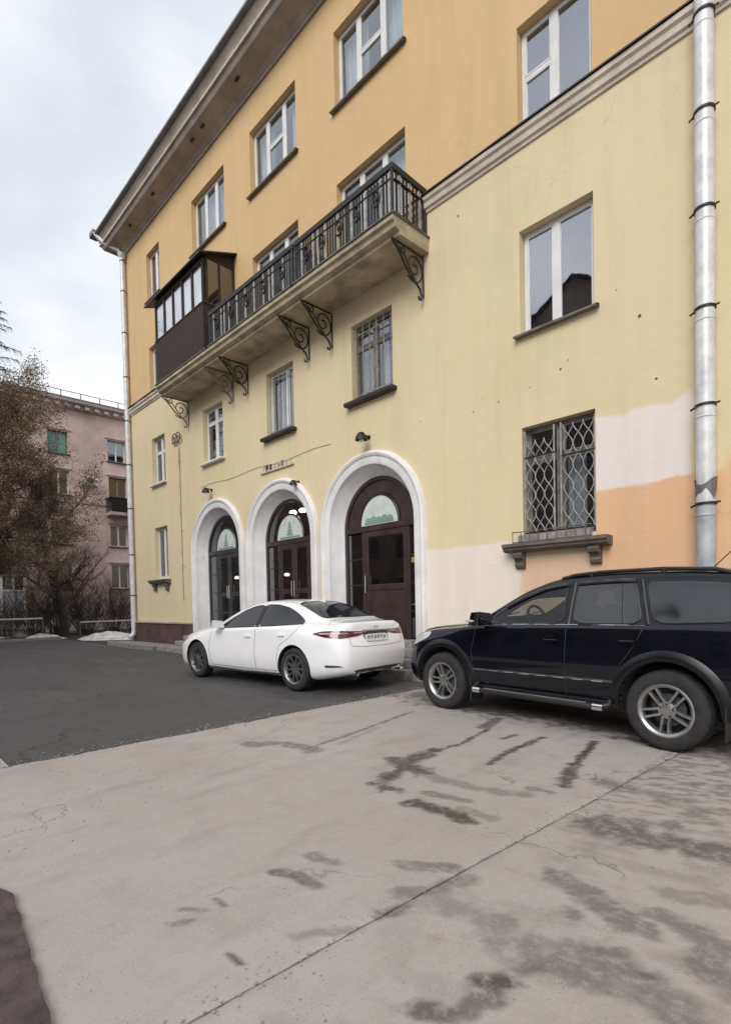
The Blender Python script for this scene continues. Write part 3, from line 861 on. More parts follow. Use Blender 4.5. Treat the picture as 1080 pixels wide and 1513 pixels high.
# top floor, three-part windows
window(*AX, *F4, (1, 1.2, 1), gl='glass', curtains=((0.0, 0.36, 0, 'curtain'), (0.66, 1.0, 0, 'curtain')), transom={1: 0.5})
window(*BX, *F4, (1, 1.2, 1), gl='glass', curtains=((0.0, 0.34, 0, 'curtain'), (0.7, 1.0, 0, 'curtain')), transom={1: 0.55})
window(*CX, *F4, (1, 1, 1), gl='glass', curtains=((0.12, 0.5, 0.0, 'curtain'), (0.6, 1.0, 0.0, 'curtain')))
window(*EX, *F4, (1, 1), gl='glass', curtains=((0.5, 1.0, 0, 'curtain'),))
window(*EX, *F3, (1, 1), gl='glass', curtains=((0.0, 0.45, 0, 'curtain'),))
window(*EX, *F2, (1, 1), gl='glass', transom={0: 0.7, 1: 0.7}, sill='white', curtains=((0.55, 1.0, 0, 'curtain'),))
window(*EX, *F1, (1, 1), gl='glass', sill=None, curtains=((0.2, 0.7, 0, 'curtain_warm'),))
# balcony doors with side lights
window(*AX, 8.0, F3[1], (0.9, 1.0, 0.9), transom={0: 0.36, 1: 0.82, 2: 0.36}, sill=None, curtains=((0.62, 1.0, 0, 'curtain'),))
window(*BX, 8.0, F3[1], (0.9, 1.0, 0.9), transom={0: 0.36, 1: 0.82, 2: 0.36}, sill=None, curtains=((0.0, 0.3, 0, 'curtain_warm'),))
window(*CX, 8.0, F3[1], (0.9, 1.0, 0.9), transom={0: 0.36, 1: 0.82, 2: 0.36}, sill=None)
# first floor above the arches
window(*ax, *F2, (1, 1), frame='old_wood', gl='glass', sill='dark', curtains=((0.0, 0.36, 0.0, 'curtain_warm'), (0.5, 1.0, 0.3, 'curtain')), transom={0: 0.72, 1: 0.72})
window(*bx_, *F2, (1, 0.5), frame='pvc', gl='glass', sill='dark', curtains=((0.1, 0.6, 0.0, 'curtain'),))
window(*cx_, *F2, (1, 1), frame='pvc', gl='glass', sill='white', curtains=((0.45, 1.0, 0.0, 'curtain'),), transom={0: 0.75, 1: 0.75})
# ground floor right: weathered wooden window
window(*RX, *F1, (1, 1), frame='old_wood', gl='glass', sill=None, transom={0: 0.72, 1: 0.72}, curtains=((0.45, 0.75, 0.28, 'curtain'),))

def corbel_sill(x0, x1, z, dep, mat):
    """moulded stone window shelf on two corbels"""
    q = MB()
    prof = [(0.02, z), (-dep, z), (-dep, z - 0.05), (-dep + 0.03, z - 0.06), (-dep + 0.04, z - 0.10), (-dep + 0.09, z - 0.13), (0.02, z - 0.13)]
    q.prism([(D + a, b) for a, b in prof], x0, x1, plane='YZ')
    o = q.build('window_shelf', mat, house)
    for xc in (x0 + 0.22, x1 - 0.22):
        c = MB()
        pr = [(0.01, z - 0.131), (-dep + 0.1, z - 0.131), (-dep + 0.07, z - 0.17), (-dep + 0.09, z - 0.22), (-dep + 0.15, z - 0.25), (-0.07, z - 0.29), (-0.09, z - 0.33), (-0.07, z - 0.37), (-0.03, z - 0.39), (0.01, z - 0.39)]
        c.prism([(D + a, b) for a, b in pr], xc - 0.075, xc + 0.075, plane='YZ')
        c.build('corbel', mat, o)
    return o
corbel_sill(-4.62, -2.98, 2.24, 0.24, M['brown_stone'])
corbel_sill(EX[0] - 0.2, EX[1] + 0.18, 2.28, 0.22, M['brown_stone'])

# ---------------------------------------------------------------- arched doorways
def sweep_arch(cx, prof, z0, q, n=40, zs=ZS):
    path = [('L', z0), ('L', (z0 + zs) / 2)] + [('A', math.pi - math.pi * k / n) for k in range(n + 1)] + [('R', (z0 + zs) / 2), ('R', z0)]
    rows = []
    for kind, t in path:
        if kind == 'L': rows.append([(cx - r, D + y, t) for r, y in prof])
        elif kind == 'R': rows.append([(cx + r, D + y, t) for r, y in prof])
        else: rows.append([(cx + r * math.cos(t), D + y, zs + r * math.sin(t)) for r, y in prof])
    L = len(prof)
    for a, b in zip(rows[:-1], rows[1:]):
        q.add(a + b, [(i, i + 1, L + i + 1, L + i) for i in range(L - 1)])
    for rr in (rows[0], rows[-1]): q.add(rr, [tuple(range(L))])
def arc(cx, cz, r, a0, a1, n): return [(cx + r * math.cos(a0 + (a1 - a0) * k / n), cz + r * math.sin(a0 + (a1 - a0) * k / n)) for k in range(n + 1)]

Z0 = 0.60
PROF = [(R_IN, 0.36), (R_IN, 0.26), (R_IN + 0.02, 0.24), (R_IN + 0.06, 0.20), (R_IN + 0.15, 0.06), (R_IN + 0.17, 0.03), (R_IN + 0.19, -0.035), (R_IN + 0.23, -0.05), (R_IN + 0.34, -0.05), (R_IN + 0.355, -0.075), (R_IN + 0.40, -0.095), (R_IN + 0.445, -0.075), (R_OUT - 0.01, -0.04), (R_OUT, 0.01)]
def doorway(cx, style, wood, label):
    q = MB(); sweep_arch(cx, PROF, 0.3, q)
    o = q.build('arched_doorway', M['white_plaster'], house, 35)
    o['label'] = label
    yf = D + 0.30
    # frame ring and transom
    q = MB(); sweep_arch(cx, [(R_IN - 0.002, 0.28), (R_IN - 0.075, 0.28), (R_IN - 0.075, 0.36), (R_IN - 0.002, 0.36)], Z0, q)
    q.build('door_frame', M[wood], o)
    MB().bev(cx - R_IN + 0.076, cx + R_IN - 0.076, yf - 0.03, yf + 0.05, ZS - 0.07, ZS + 0.05, 0.01).build('transom', M[wood], o)
    # fan panel: three segments of boarding round a lunette of frosted glass
    ri, ro = 0.56, R_IN - 0.076
    ez = 1.1
    segs = {'solid': 3, 'glazed': 1}[style]
    for k in range(segs):
        a0, a1 = math.pi * k / segs + 0.006, math.pi * (k + 1) / segs - 0.006
        inner = [(cx + (ri + .045) * math.cos(a), ZS + 0.055 + (ri * ez + .045) * math.sin(a)) for a in np.linspace(a1, a0, 20)]
        outer = [(cx + ro * math.cos(a), max(ZS + 0.055, ZS + ro * math.sin(a))) for a in np.linspace(a0, a1, 20)]
        pq = MB()
        vs, fs = [], []
        for (a, b), (c, d) in zip(outer, inner[::-1]): vs += [(a, yf + 0.012, b), (c, yf + 0.012, d)]
        for i in range(19): fs.append((2 * i, 2 * i + 1, 2 * i + 3, 2 * i + 2))
        pq.add(vs, fs)
        pq.build('fan_panel' if style == 'solid' else 'fan_pane', M[wood] if style == 'solid' else M['glass_dark'], o)
    lun = [(cx + ri * math.cos(a), ZS + 0.06 + ri * ez * math.sin(a)) for a in np.linspace(0, math.pi, 28)]
    MB().prism(lun, yf + 0.0, yf + 0.02).build('lunette', M['frosted'], o)
    q = MB(); q.tube([(a, yf + 0.005, b) for a, b in lun], 0.028, 6); q.build('lunette_rim', M[wood], o)
    # printed emblem: a green tree over a wavy line
    em = MB()
    if style == 'glazed' or wood == 'brown_door' and cx < -9:
        for k in range(4):
            zt = ZS + 0.52 - k * 0.085; hw = 0.05 + 0.035 * k
            em.prism([(cx - hw, zt - 0.11), (cx + hw, zt - 0.11), (cx, zt)], yf - 0.006 - k * 0.0012, yf - 0.002 - k * 0.0012)
        em.box(cx - 0.02, cx + 0.02, yf - 0.006, yf - 0.002, ZS + 0.12, ZS + 0.18)
    else:
        for k in range(5):
            em.prism(arc(cx - 0.32 + 0.16 * k, ZS + 0.13, 0.09 + 0.02 * (k % 2), 0, math.pi, 10), yf - 0.006 - 0.0012 * k, yf - 0.002 - 0.0012 * k)
    em.prism([(cx - 0.42, ZS + 0.085), (cx + 0.42, ZS + 0.085), (cx + 0.42, ZS + 0.12), (cx - 0.42, ZS + 0.12)], yf - 0.014, yf - 0.011)
    em.build('emblem', M['green_print'], o)
    # below: left side light with glazing bars, door leaf, right side light
    xl, xr = cx - R_IN + 0.08, cx + R_IN - 0.08
    xm = xl + 0.50; xn = xr - 0.16
    for xx in (xm, xn): MB().bev(xx - 0.035, xx + 0.035, yf - 0.03, yf + 0.04, Z0 + 0.003, ZS - 0.073, 0.008).build('mullion', M[wood], o)
    def light(a, b, nz):
        zz = np.linspace(Z0 + 0.02, ZS - 0.09, nz + 1)
        for k in range(nz):
            MB().box(a, b, yf + 0.006, yf + 0.014, zz[k] + 0.012, zz[k + 1] - 0.012).build('pane', M['glass_dark'], o)
        for k in range(1, nz): MB().box(a, b, yf - 0.012, yf + 0.02, zz[k] - 0.011, zz[k] + 0.011).build('glazing_bar', M[wood], o)
    light(xl, xm - 0.036, 4); light(xn + 0.036, xr, 4)
    if style == 'solid' and cx > -9:
        leafs = [(xm + 0.037, xn - 0.037)]
    else:
        mid = (xm + xn) / 2
        leafs = [(xm + 0.037, mid - 0.004), (mid + 0.004, xn - 0.037)]
    for i, (a, b) in enumerate(leafs):
        q = MB()
        st = 0.10
        q.bev(a, a + st, yf - 0.02, yf + 0.03, Z0 + 0.01, ZS - 0.08, 0.008); q.bev(b - st, b, yf - 0.02, yf + 0.03, Z0 + 0.01, ZS - 0.08, 0.008)
        for (za, zb) in ((Z0 + 0.01, Z0 + 0.26), (Z0 + 1.02, Z0 + 1.14), (ZS - 0.2, ZS - 0.08)):
            q.bev(a + st, b - st, yf - 0.018, yf + 0.028, za, zb, 0.008)
        q.build('door', M[wood], o)
        MB().bev(a + st + 0.003, b - st - 0.003, yf - 0.004, yf + 0.012, Z0 + 0.262, Z0 + 1.018, 0.02).build('door_panel', M[wood] if style == 'solid' else M['glass_dark'], o)
        MB().box(a + st, b - st, yf + 0.004, yf + 0.012, Z0 + 1.142, ZS - 0.202).build('pane', M['glass_dark'], o)
        hx = a + 0.05 if i == 0 and len(leafs) == 1 else (b - 0.05 if i == 0 else a + 0.05)
        q = MB(); q.tube([(hx, yf - 0.02, Z0 + 0.95), (hx, yf - 0.075, Z0 + 0.97), (hx, yf - 0.075, Z0 + 1.33), (hx, yf - 0.02, Z0 + 1.35)], 0.012, 8)
        q.build('door_handle', M['chrome'], o, 40)
    # lobby behind the glass
    q = MB(); a, b, ye = cx - 1.4, cx + 1.4, yf + 2.4
    z1 = 4.2
    q.add([(a, yf + 0.06, 0.5), (b, yf + 0.06, 0.5), (b, ye, 0.5), (a, ye, 0.5), (a, yf + 0.06, z1), (b, yf + 0.06, z1), (b, ye, z1), (a, ye, z1)], [(0, 1, 2, 3), (4, 7, 6, 5), (3, 2, 6, 7), (0, 3, 7, 4), (1, 5, 6, 2)])
    q.build('lobby', M['lobby'], o)
    MB().bev(cx - R_IN + 0.002, cx + R_IN - 0.002, D + 0.06, D + 0.5, 0.42, Z0, 0.01).build('threshold', M['step_stone'], o)
    return o
d3 = doorway(ARCH[0], 'solid', 'brown_door', 'arched doorway with a brown door beside the dark car')
d2 = doorway(ARCH[1], 'glazed', 'brown_door', 'middle arched doorway with two lit lamps')
d1 = doorway(ARCH[2], 'glazed', 'grey_door', 'left arched doorway with grey glazed doors')
def glow(cx, dx, dy, z, r, mat, par):
    q = MB(); q.lathe([(0.001, -r * 0.6), (r * 0.7, -r * 0.45), (r, 0), (r * 0.7, r * 0.45), (0.001, r * 0.6)], (cx + dx, D + 0.30 + dy, z), n=14)
    q.build('lamp', M[mat], par, 60)
glow(ARCH[1], -0.18, 0.25, 3.72, 0.10, 'lamp_glow', d2); glow(ARCH[1], 0.22, 0.25, 3.72, 0.10, 'lamp_glow', d2)
glow(ARCH[1], -0.72, 0.4, 2.15, 0.08, 'lamp_glow', d2)
glow(ARCH[2], -0.30, 0.5, 2.2, 0.08, 'lamp_glow', d1); glow(ARCH[2], 0.25, 0.9, 1.85, 0.09, 'yellow_glow', d1)
glow(ARCH[0], 0.42, 0.6, 2.25, 0.10, 'yellow_glow', d3)

# entrance steps along the three arches
for k, (ya, zb) in enumerate(((6.96, 0.15), (7.24, 0.30), (7.52, 0.45))):
    xa = -15.9
    for j in range(7):
        xb = xa + 1.385
        MB().bev(xa + 0.004, xb - 0.004, ya, (7.24, 7.52, D + 0.1)[k] + 0.03, (-0.05, 0.151, 0.301)[k], zb, 0.012).build('step', M['step_stone'], house)
        xa = xb
# ---------------------------------------------------------------- balconies
BD = 0.95                                       # depth
ZB0, ZB1, ZR = 7.66, 7.93, 8.80
picket_me = unit_box('picket', 0.047, 0.016, ZR - ZB1 - 0.1, M['black_iron'])
slat_me = unit_box('slat', 0.050, 0.018, ZR - ZB1 - 0.12, M['grille'], 0.003)
def scroll(q, x, top, mat_r=0.016):
    """wrought-iron scroll bracket in the plane X = x"""
    def P(y, z): return (x, D + y, z)
    # long S from the front edge down to the wall, ending in a hook
    S = [(-0.86, top), (-0.80, top - 0.05), (-0.70, top - 0.13), (-0.58, top - 0.25), (-0.46, top - 0.38), (-0.34, top - 0.47), (-0.22, top - 0.53), (-0.12, top - 0.60), (-0.07, top - 0.70), (-0.09, top - 0.78), (-0.14, top - 0.79), (-0.16, top - 0.74)]
    q.tube([P(*s) for s in S], mat_r * 1.25, 6)
    # big spiral
    pts = []
    for k in range(44):
        t = k / 43; a = -2.3 + t * 11.0; r = 0.235 * (1 - t) + 0.03
        pts.append(P(-0.27 + r * math.cos(a), top - 0.27 + r * 1.05 * math.sin(a)))
    q.tube(pts, mat_r, 6)
    # small spiral near the front and a leaf bar
    pts = []
    for k in range(28):
        t = k / 27; a = 2.6 - t * 9.0; r = 0.11 * (1 - t) + 0.015
        pts.append(P(-0.62 + r * math.cos(a), top - 0.10 + r * math.sin(a) * 0.8))
    q.tube(pts, mat_r * 0.85, 6)
    q.tube([P(-0.74, top - 0.06), P(-0.52, top - 0.17), P(-0.36, top - 0.36), P(-0.24, top - 0.50)], mat_r * 0.8, 6)
    q.tube([P(-0.02, top - 0.02), P(-0.02, top - 0.72)], mat_r, 6)
    q.tube([P(-0.86, top), P(-0.02, top)], mat_r, 6)

def balcony(x0, x1, closed, bmat, label, bx):
    q = MB()
    # slab with a moulded front edge
    prof = [(0.0, ZB0 + 0.02), (-BD + 0.16, ZB0), (-BD + 0.15, ZB0 + 0.06), (-BD + 0.05, ZB0 + 0.09), (-BD + 0.03, ZB0 + 0.17), (-BD - 0.02, ZB0 + 0.19), (-BD - 0.02, ZB1), (0.0, ZB1 + 0.01)]
    q.prism([(D + a, b) for a, b in prof], x0, x1, plane='YZ')
    o = q.build('balcony', M['slab_plaster'], house)
    o['label'] = label
    MB().box(x0 - 0.03, x1 + 0.03, D - BD - 0.05, D - 0.002, ZB1 + 0.004, ZB1 + 0.022).build('drip_sheet', M['zinc'], o)
    for xb in bx:
        s = MB(); scroll(s, xb, ZB0 - 0.02); s.build('bracket', bmat, o, 50)
    yf = D - BD + 0.04
    if closed: return o
    for (xx, yy) in ((x0 + 0.05, yf), (x1 - 0.05, yf), (x0 + 0.05, D - 0.03), (x1 - 0.05, D - 0.03)):
        MB().bev(xx - 0.022, xx + 0.022, yy - 0.022, yy + 0.022, ZB1 + 0.022, ZR + 0.01, 0.004).build('post', M['black_iron'], o)
    for (a, b, c, d) in ((x0 + 0.02, x1 - 0.02, yf - 0.03, yf + 0.03), (x0 + 0.02, x0 + 0.08, yf + 0.032, D - 0.004), (x1 - 0.08, x1 - 0.02, yf + 0.032, D - 0.004)):
        MB().bev(a, b, c, d, ZR - 0.085, ZR + 0.025, 0.008).build('handrail', M['black_iron'], o)
        MB().bev(a, b, c + 0.012, d - 0.012, ZB1 + 0.05, ZB1 + 0.10, 0.004).build('bottom_rail', M['black_iron'], o)
        MB().bev(a, b, c + 0.014, d - 0.014, ZR - 0.24, ZR - 0.215, 0.004).build('middle_rail', M['black_iron'], o)
    zc = (ZB1 + 0.08 + ZR) / 2
    n = int((x1 - x0 - 0.2) / 0.074)
    for k in range(n + 1):
        xx = x0 + 0.1 + (x1 - x0 - 0.2) * k / n
        wide = (k % 5 == 2) or (k % 13 == 9)
        link('picket', slat_me if wide else picket_me, o, (xx, yf + (0.004 if wide else 0), zc))
    for xx in (x0 + 0.05, x1 - 0.05):
        for k in range(9):
            c = link('picket', slat_me if k % 3 == 1 else picket_me, o, (xx, yf + 0.11 + 0.088 * k, zc)); c.rotation_euler.z = math.pi / 2
    # rosettes in the middle of the front
    for xx in np.linspace(x0 + 0.42, x1 - 0.42, 5):
        r = MB(); r.tube([(xx + 0.09 * math.cos(a), yf - 0.018, zc + 0.13 * math.sin(a)) for a in np.linspace(0, 2 * math.pi, 17)[:-1]], 0.016, 5, closed=True)
        r.lathe([(0.001, -0.012), (0.045, -0.01), (0.045, 0.01), (0.001, 0.012)], (xx, yf - 0.018, zc), 'Y', 10)
        r.build('rosette', M['black_iron'], o)
    return o
balcony(-8.98, -6.17, False, M['black_iron'], 'open iron-railed balcony nearest the right-hand drainpipe', (-8.86, -6.30))
balcony(-12.60, -8.984, False, M['black_iron'], 'open iron-railed balcony in the middle', (-12.25, -9.66))
bc = balcony(-15.76, -12.604, True, M['old_iron'], 'balcony closed in with dark brown boards and glazing', (-15.64, -13.0))

# glazed-in balcony: boarded apron, posts, glazing with white curtains, lean-to roof
x0, x1, yf = -15.72, -12.80, D - BD + 0.02
za, zg, zt = ZB1 + 0.024, 9.17, 10.22
def boards(xa, xb, ya, yb, n, along):
    for k in range(n):
        if along == 'x': a, b = xa + (xb - xa) * k / n, xa + (xb - xa) * (k + 1) / n; MB().bev(a + 0.002, b - 0.002, ya, yb, za, zg, 0.004).build('board', M['brown_wood'], bc)
        else: a, b = ya + (yb - ya) * k / n, ya + (yb - ya) * (k + 1) / n; MB().bev(xa, xb, a + 0.002, b - 0.002, za, zg, 0.004).build('board', M['brown_wood'], bc)
boards(x0, x1, yf - 0.02, yf, 20, 'x')
boards(x0, x0 + 0.02, yf + 0.004, D - 0.004, 7, 'y'); boards(x1 - 0.02, x1, yf + 0.004, D - 0.004, 7, 'y')
MB().bev(x0 - 0.02, x1 + 0.02, yf - 0.035, yf + 0.06, zg + 0.002, zg + 0.05, 0.006).build('rail', M['brown_wood'], bc)
MB().bev(x0 - 0.02, x1 + 0.02, yf - 0.03, yf + 0.06, zt, zt + 0.10, 0.006).build('top_plate', M['brown_wood'], bc)
posts = np.linspace(x0 + 0.03, x1 - 0.03, 6)
for xx in posts: MB().bev(xx - 0.032, xx + 0.032, yf - 0.02, yf + 0.045, zg + 0.052, zt - 0.002, 0.005).build('post', M['brown_wood'], bc)
for a, b in zip(posts[:-1], posts[1:]):
    MB().box(a + 0.033, b - 0.033, yf + 0.008, yf + 0.014, zg + 0.052, zt - 0.002).build('pane', M['glass_thin'], bc)
    cq = MB(); curtain_mesh(cq, a + 0.03, b - 0.03, zg, zt, yf + 0.045, 0.010, 0.09); cq.build('curtain', M['curtain'], bc, 60)
for xx in (x0, x1):                                # sides: boarded frame with dark glass
    for yy in (yf + 0.10, (yf + D) / 2, D - 0.05):
        MB().bev(xx - 0.022, xx + 0.022, yy - 0.03, yy + 0.03, zg + 0.052, zt + 0.12, 0.005).build('post', M['brown_wood'], bc)
    MB().bev(xx - 0.02, xx + 0.02, yf + 0.065, D - 0.004, zt + 0.122, zt + 0.17, 0.005).build('rail', M['brown_wood'], bc)
    MB().bev(xx - 0.018, xx + 0.018, yf + 0.065, D - 0.004, zg + 0.004, zg + 0.048, 0.005).build('rail', M['brown_wood'], bc)
    for ya, yb in ((yf + 0.131, (yf + D) / 2 - 0.031), ((yf + D) / 2 + 0.031, D - 0.081)):
        MB().box(xx - 0.004, xx + 0.004, ya, yb, zg + 0.05, zt + 0.12).build('pane', M['glass_dark'], bc)
q = MB(); q.add([(x0 - 0.45, yf - 0.16, zt + 0.11), (x1 + 0.16, yf - 0.16, zt + 0.11), (x1 + 0.16, D - 0.004, zt + 0.50), (x0 - 0.45, D - 0.004, zt + 0.50),
                 (x0 - 0.45, yf - 0.16, zt + 0.145), (x1 + 0.16, yf - 0.16, zt + 0.145), (x1 + 0.16, D - 0.004, zt + 0.535), (x0 - 0.45, D - 0.004, zt + 0.535)],
                [(0, 3, 2, 1), (4, 5, 6, 7), (0, 1, 5, 4), (1, 2, 6, 5), (2, 3, 7, 6), (3, 0, 4, 7)])
q.build('lean_to_roof', M['dark_flashing'], bc)
q = MB(); q.prism([(yf - 0.02, zt + 0.172), (D - 0.006, zt + 0.172), (D - 0.006, zt + 0.49)], x1 - 0.02, x1, plane='YZ'); q.build('gable_board', M['brown_wood'], bc)
q = MB(); q.prism([(yf - 0.02, zt + 0.172), (D - 0.006, zt + 0.172), (D - 0.006, zt + 0.49)], x0, x0 + 0.02, plane='YZ'); q.build('gable_board', M['brown_wood'], bc)

# spare iron ornament and conduit on the left bay
q = MB()
for s in (0, 1):
    pts = []
    for k in range(30):
        t = k / 29; a = (0.4 if s == 0 else 2.7) + (1 if s == 0 else -1) * t * 9; r = 0.16 * (1 - t) + 0.02
        pts.append((-16.55 + (0.26 if s else -0.02) + r * math.cos(a), D - 0.07, 6.72 + r * math.sin(a)))
    q.tube(pts, 0.018, 6)
q.tube([(-16.75, D - 0.07, 6.62), (-16.4, D - 0.07, 6.55), (-16.1, D - 0.07, 6.66)], 0.018, 6)
q.tube([(-16.42, D, 6.6), (-16.42, D - 0.08, 6.6)], 0.02, 6)
tag(q.build('iron_scroll', M['old_iron'], smooth=50), 'pale iron scroll ornament on the wall beside the upper left window', 'ornament')
q = MB(); q.tube([(-16.35, D - 0.04, 6.45), (-16.35, D - 0.04, 2.3), (-16.33, D - 0.04, 1.6)], 0.03, 8)
for z in (6.0, 4.9, 3.8, 2.7): q.box(-16.41, -16.29, D - 0.03, D, z - 0.015, z + 0.015)
tag(q.build('conduit', M['cream_plaster'], smooth=50), 'thin cream conduit running down the wall left of the arches', 'pipe')

# ---------------------------------------------------------------- drainpipes
def drainpipe(x, y, r, z0, z1, rings, label, low=None, head=False):
    t = thing('drainpipe', label, 'drainpipe', (x, y, z0))
    joints = sorted([z for z in rings if z0 + 0.2 < z < z1 - 0.2])
    ed = [z0] + joints + [z1]
    for a, b in zip(ed[:-1], ed[1:]):
        q = MB(); lx = 0.010 * noise.noise(Vector((a, x, 0)))
        q.tube([(x + lx, y, a + 0.0), (x + lx, y, b - 0.10), (x + lx, y, b + 0.02)], [r, r, r * 0.97], 20)
        q.tube([(x + lx, y, b - 0.16), (x + lx, y, b - 0.145), (x + lx, y, b - 0.13)], [r * 1.0, r * 1.06, r * 1.0], 20)
        q.build('pipe_section', M['pipe_blue'] if low and b <= low + 0.05 else M['pipe'], t, 40)
    for z in joints:
        q = MB()
        q.lathe([(r * 1.02, z - 0.014), (r * 1.13, z - 0.014), (r * 1.13, z + 0.014), (r * 1.02, z + 0.014)], (x, y, 0), n=20)
        q.tube([(x, y + r, z), (x, D + 0.02, z)], 0.011, 6)
        q.tube([(x - r * 1.0, y - 0.02, z), (x - r * 1.55, y - 0.01, z - 0.025)], 0.012, 6); q.tube([(x + r * 1.0, y - 0.02, z), (x + r * 1.5, y - 0.01, z + 0.012)], 0.012, 6)
        q.build('pipe_clamp', M['black_iron'], t, 40)
    return t
p1 = drainpipe(-1.80, D - 0.16, 0.105, 0.25, 14.2, (2.49, 3.69, 4.86, 6.05, 7.21, 8.36, 9.5, 10.7, 11.9, 13.1), 'thick white drainpipe with dark clamps at the right edge', low=2.5)
q = MB(); q.tube([(-1.80, D - 0.16, 14.1), (-1.80, D - 0.3, 14.35), (-1.80, D - 0.7, 14.75), (-1.80, D - 0.84, 15.08)], 0.1, 16); q.build('pipe_elbow', M['pipe'], p1, 40)
q = MB()                                          # torn sheet wrapped round the lower joint
for k in range(14):
    a0 = 2 * math.pi * k / 14; a1 = 2 * math.pi * (k + 1) / 14
    zz = [2.62 + 0.05 * math.sin(3 * a) + 0.04 * math.sin(5 * a + 1) for a in (a0, a1)]
    zu = [2.76 + 0.05 * math.sin(2 * a + 2) for a in (a0, a1)]
    rr = 0.116
    q.add([(-1.8 + rr * math.cos(a0), D - 0.16 + rr * math.sin(a0), zz[0]), (-1.8 + rr * math.cos(a1), D - 0.16 + rr * math.sin(a1), zz[1]), (-1.8 + rr * 1.06 * math.cos(a1), D - 0.16 + rr * 1.06 * math.sin(a1), zu[1]), (-1.8 + rr * 1.06 * math.cos(a0), D - 0.16 + rr * 1.06 * math.sin(a0), zu[0])], [(0, 1, 2, 3)])
q.build('torn_wrap', M['zinc'], p1)
p2 = drainpipe(-20.22, D - 0.14, 0.085, 0.45, 14.25, (1.8, 3.3, 5.0, 6.6, 8.2, 9.8, 11.4, 12.9, 14.0), 'slim pale drainpipe at the left corner of the yellow house')
q = MB(); q.tube([(-20.22, D - 0.14, 14.2), (-20.3, D - 0.22, 14.4), (-20.7, D - 0.6, 14.7), (-20.95, D - 0.8, 15.05)], 0.08, 14); q.build('pipe_elbow', M['pipe'], p2, 40)
q = MB(); q.lathe([(0.085, 14.08), (0.14, 14.2), (0.15, 14.26), (0.085, 14.27)], (-20.22, D - 0.14, 0), n=16); q.build('pipe_hopper', M['pipe'], p2, 40)
q = MB(); q.tube([(-20.22, D - 0.14, 0.5), (-20.22, D - 0.16, 0.36), (-20.2, D - 0.30, 0.24)], 0.088, 14); q.build('pipe_shoe', M['pipe'], p2, 40)

# ---------------------------------------------------------------- grille on the ground-floor window
gr = thing('window_grille', 'grey folding diamond grille over the ground-floor window behind the dark car', 'grille', (RX[0], D, F1[0]))
yg = D + 0.03
def lattice(xa, xb, za, zb, nx, nz):
    dx, dz = (xb - xa) / nx, (zb - za) / nz
    for i in range(nx):
        for s in (0, 1):
            pts = []
            for k in range(nz * 6 + 1):
                t = k / 6
                ph = t % 2
                f = (1 - math.cos(math.pi * ph)) / 2
                xx = xa + dx * (i + (f if s == 0 else 1 - f))
                pts.append((xx, yg + (0.0 if s else 0.012), za + dz * t))
            q = MB(); q.tube(pts, 0.0085, 5); q.build('lattice_bar', M['grille'], gr, 60)
zl = F1[0] + 0.10
lattice(RX[0] + 0.06, RX[0] + 0.50, zl, F1[1] - 0.22, 3, 5)
lattice(RX[1] - 0.50, RX[1] - 0.04, zl, F1[1] - 0.10, 3, 5)
for (a, b, z) in ((RX[0] + 0.02, RX[0] + 0.56, zl + 1.18), (RX[1] - 0.52, RX[1] - 0.01, zl + 1.10), (RX[0] + 0.02, RX[1] - 0.02, zl - 0.01)):
    MB().bev(a, b, yg - 0.012, yg + 0.004, z - 0.012, z + 0.012, 0.003).build('cross_bar', M['black_iron'], gr)
for xx in (RX[0] + 0.03, RX[0] + 0.52, RX[1] - 0.53, RX[1] - 0.02): MB().bev(xx - 0.011, xx + 0.011, yg - 0.01, yg + 0.012, zl - 0.02, F1[1] - 0.06, 0.003).build('upright', M['grille'], gr)
# plain bar grilles on the two windows under the balconies
for (wx, lb) in ((ax, 'thin upright bars over the wooden window above the right-hand arch'), (bx_, 'thin upright bars over the narrow window above the middle arch')):
    g2 = thing('window_grille', lb, 'grille', (wx[0], D, F2[0]), 'bar grilles under the balconies')
    for i in range(6):
        xx = wx[0] + 0.09 + (wx[1] - wx[0] - 0.18) * i / 5
        MB().bev(xx - 0.009, xx + 0.009, D + 0.055, D + 0.073, F2[0] + 0.02, F2[1] - 0.05, 0.003).build('upright', M['grille'], g2)
    for zz in (F2[0] + 0.15, F2[1] - 0.2): MB().bev(wx[0] + 0.006, wx[1] - 0.006, D + 0.074, D + 0.088, zz - 0.012, zz + 0.012, 0.003).build('cross_bar', M['grille'], g2)
# flower-box rail standing on the shelf
fb = thing('window_box_rail', 'low rusty rail standing on the stone shelf under the grille', 'rail', ((RX[0] + RX[1]) / 2, D - 0.1, 2.24))
for z in (2.26, 2.42): MB().bev(RX[0] - 0.10, RX[1] - 0.0, D - 0.16, D - 0.146, z - 0.008, z + 0.008, 0.003).build('rail', M['old_iron'], fb)
k = 0
xx = RX[0] - 0.1
while xx < RX[1] + 0.01:
    MB().bev(xx - 0.006, xx + 0.006, D - 0.158, D - 0.148, 2.244, 2.425, 0.002).build('upright', M['old_iron'], fb); xx += 0.146
MB().bev(RX[0] - 0.02, RX[1] - 0.05, D - 0.135, D - 0.02, 2.245, 2.37, 0.012).build('planter', M['step_stone'], fb)

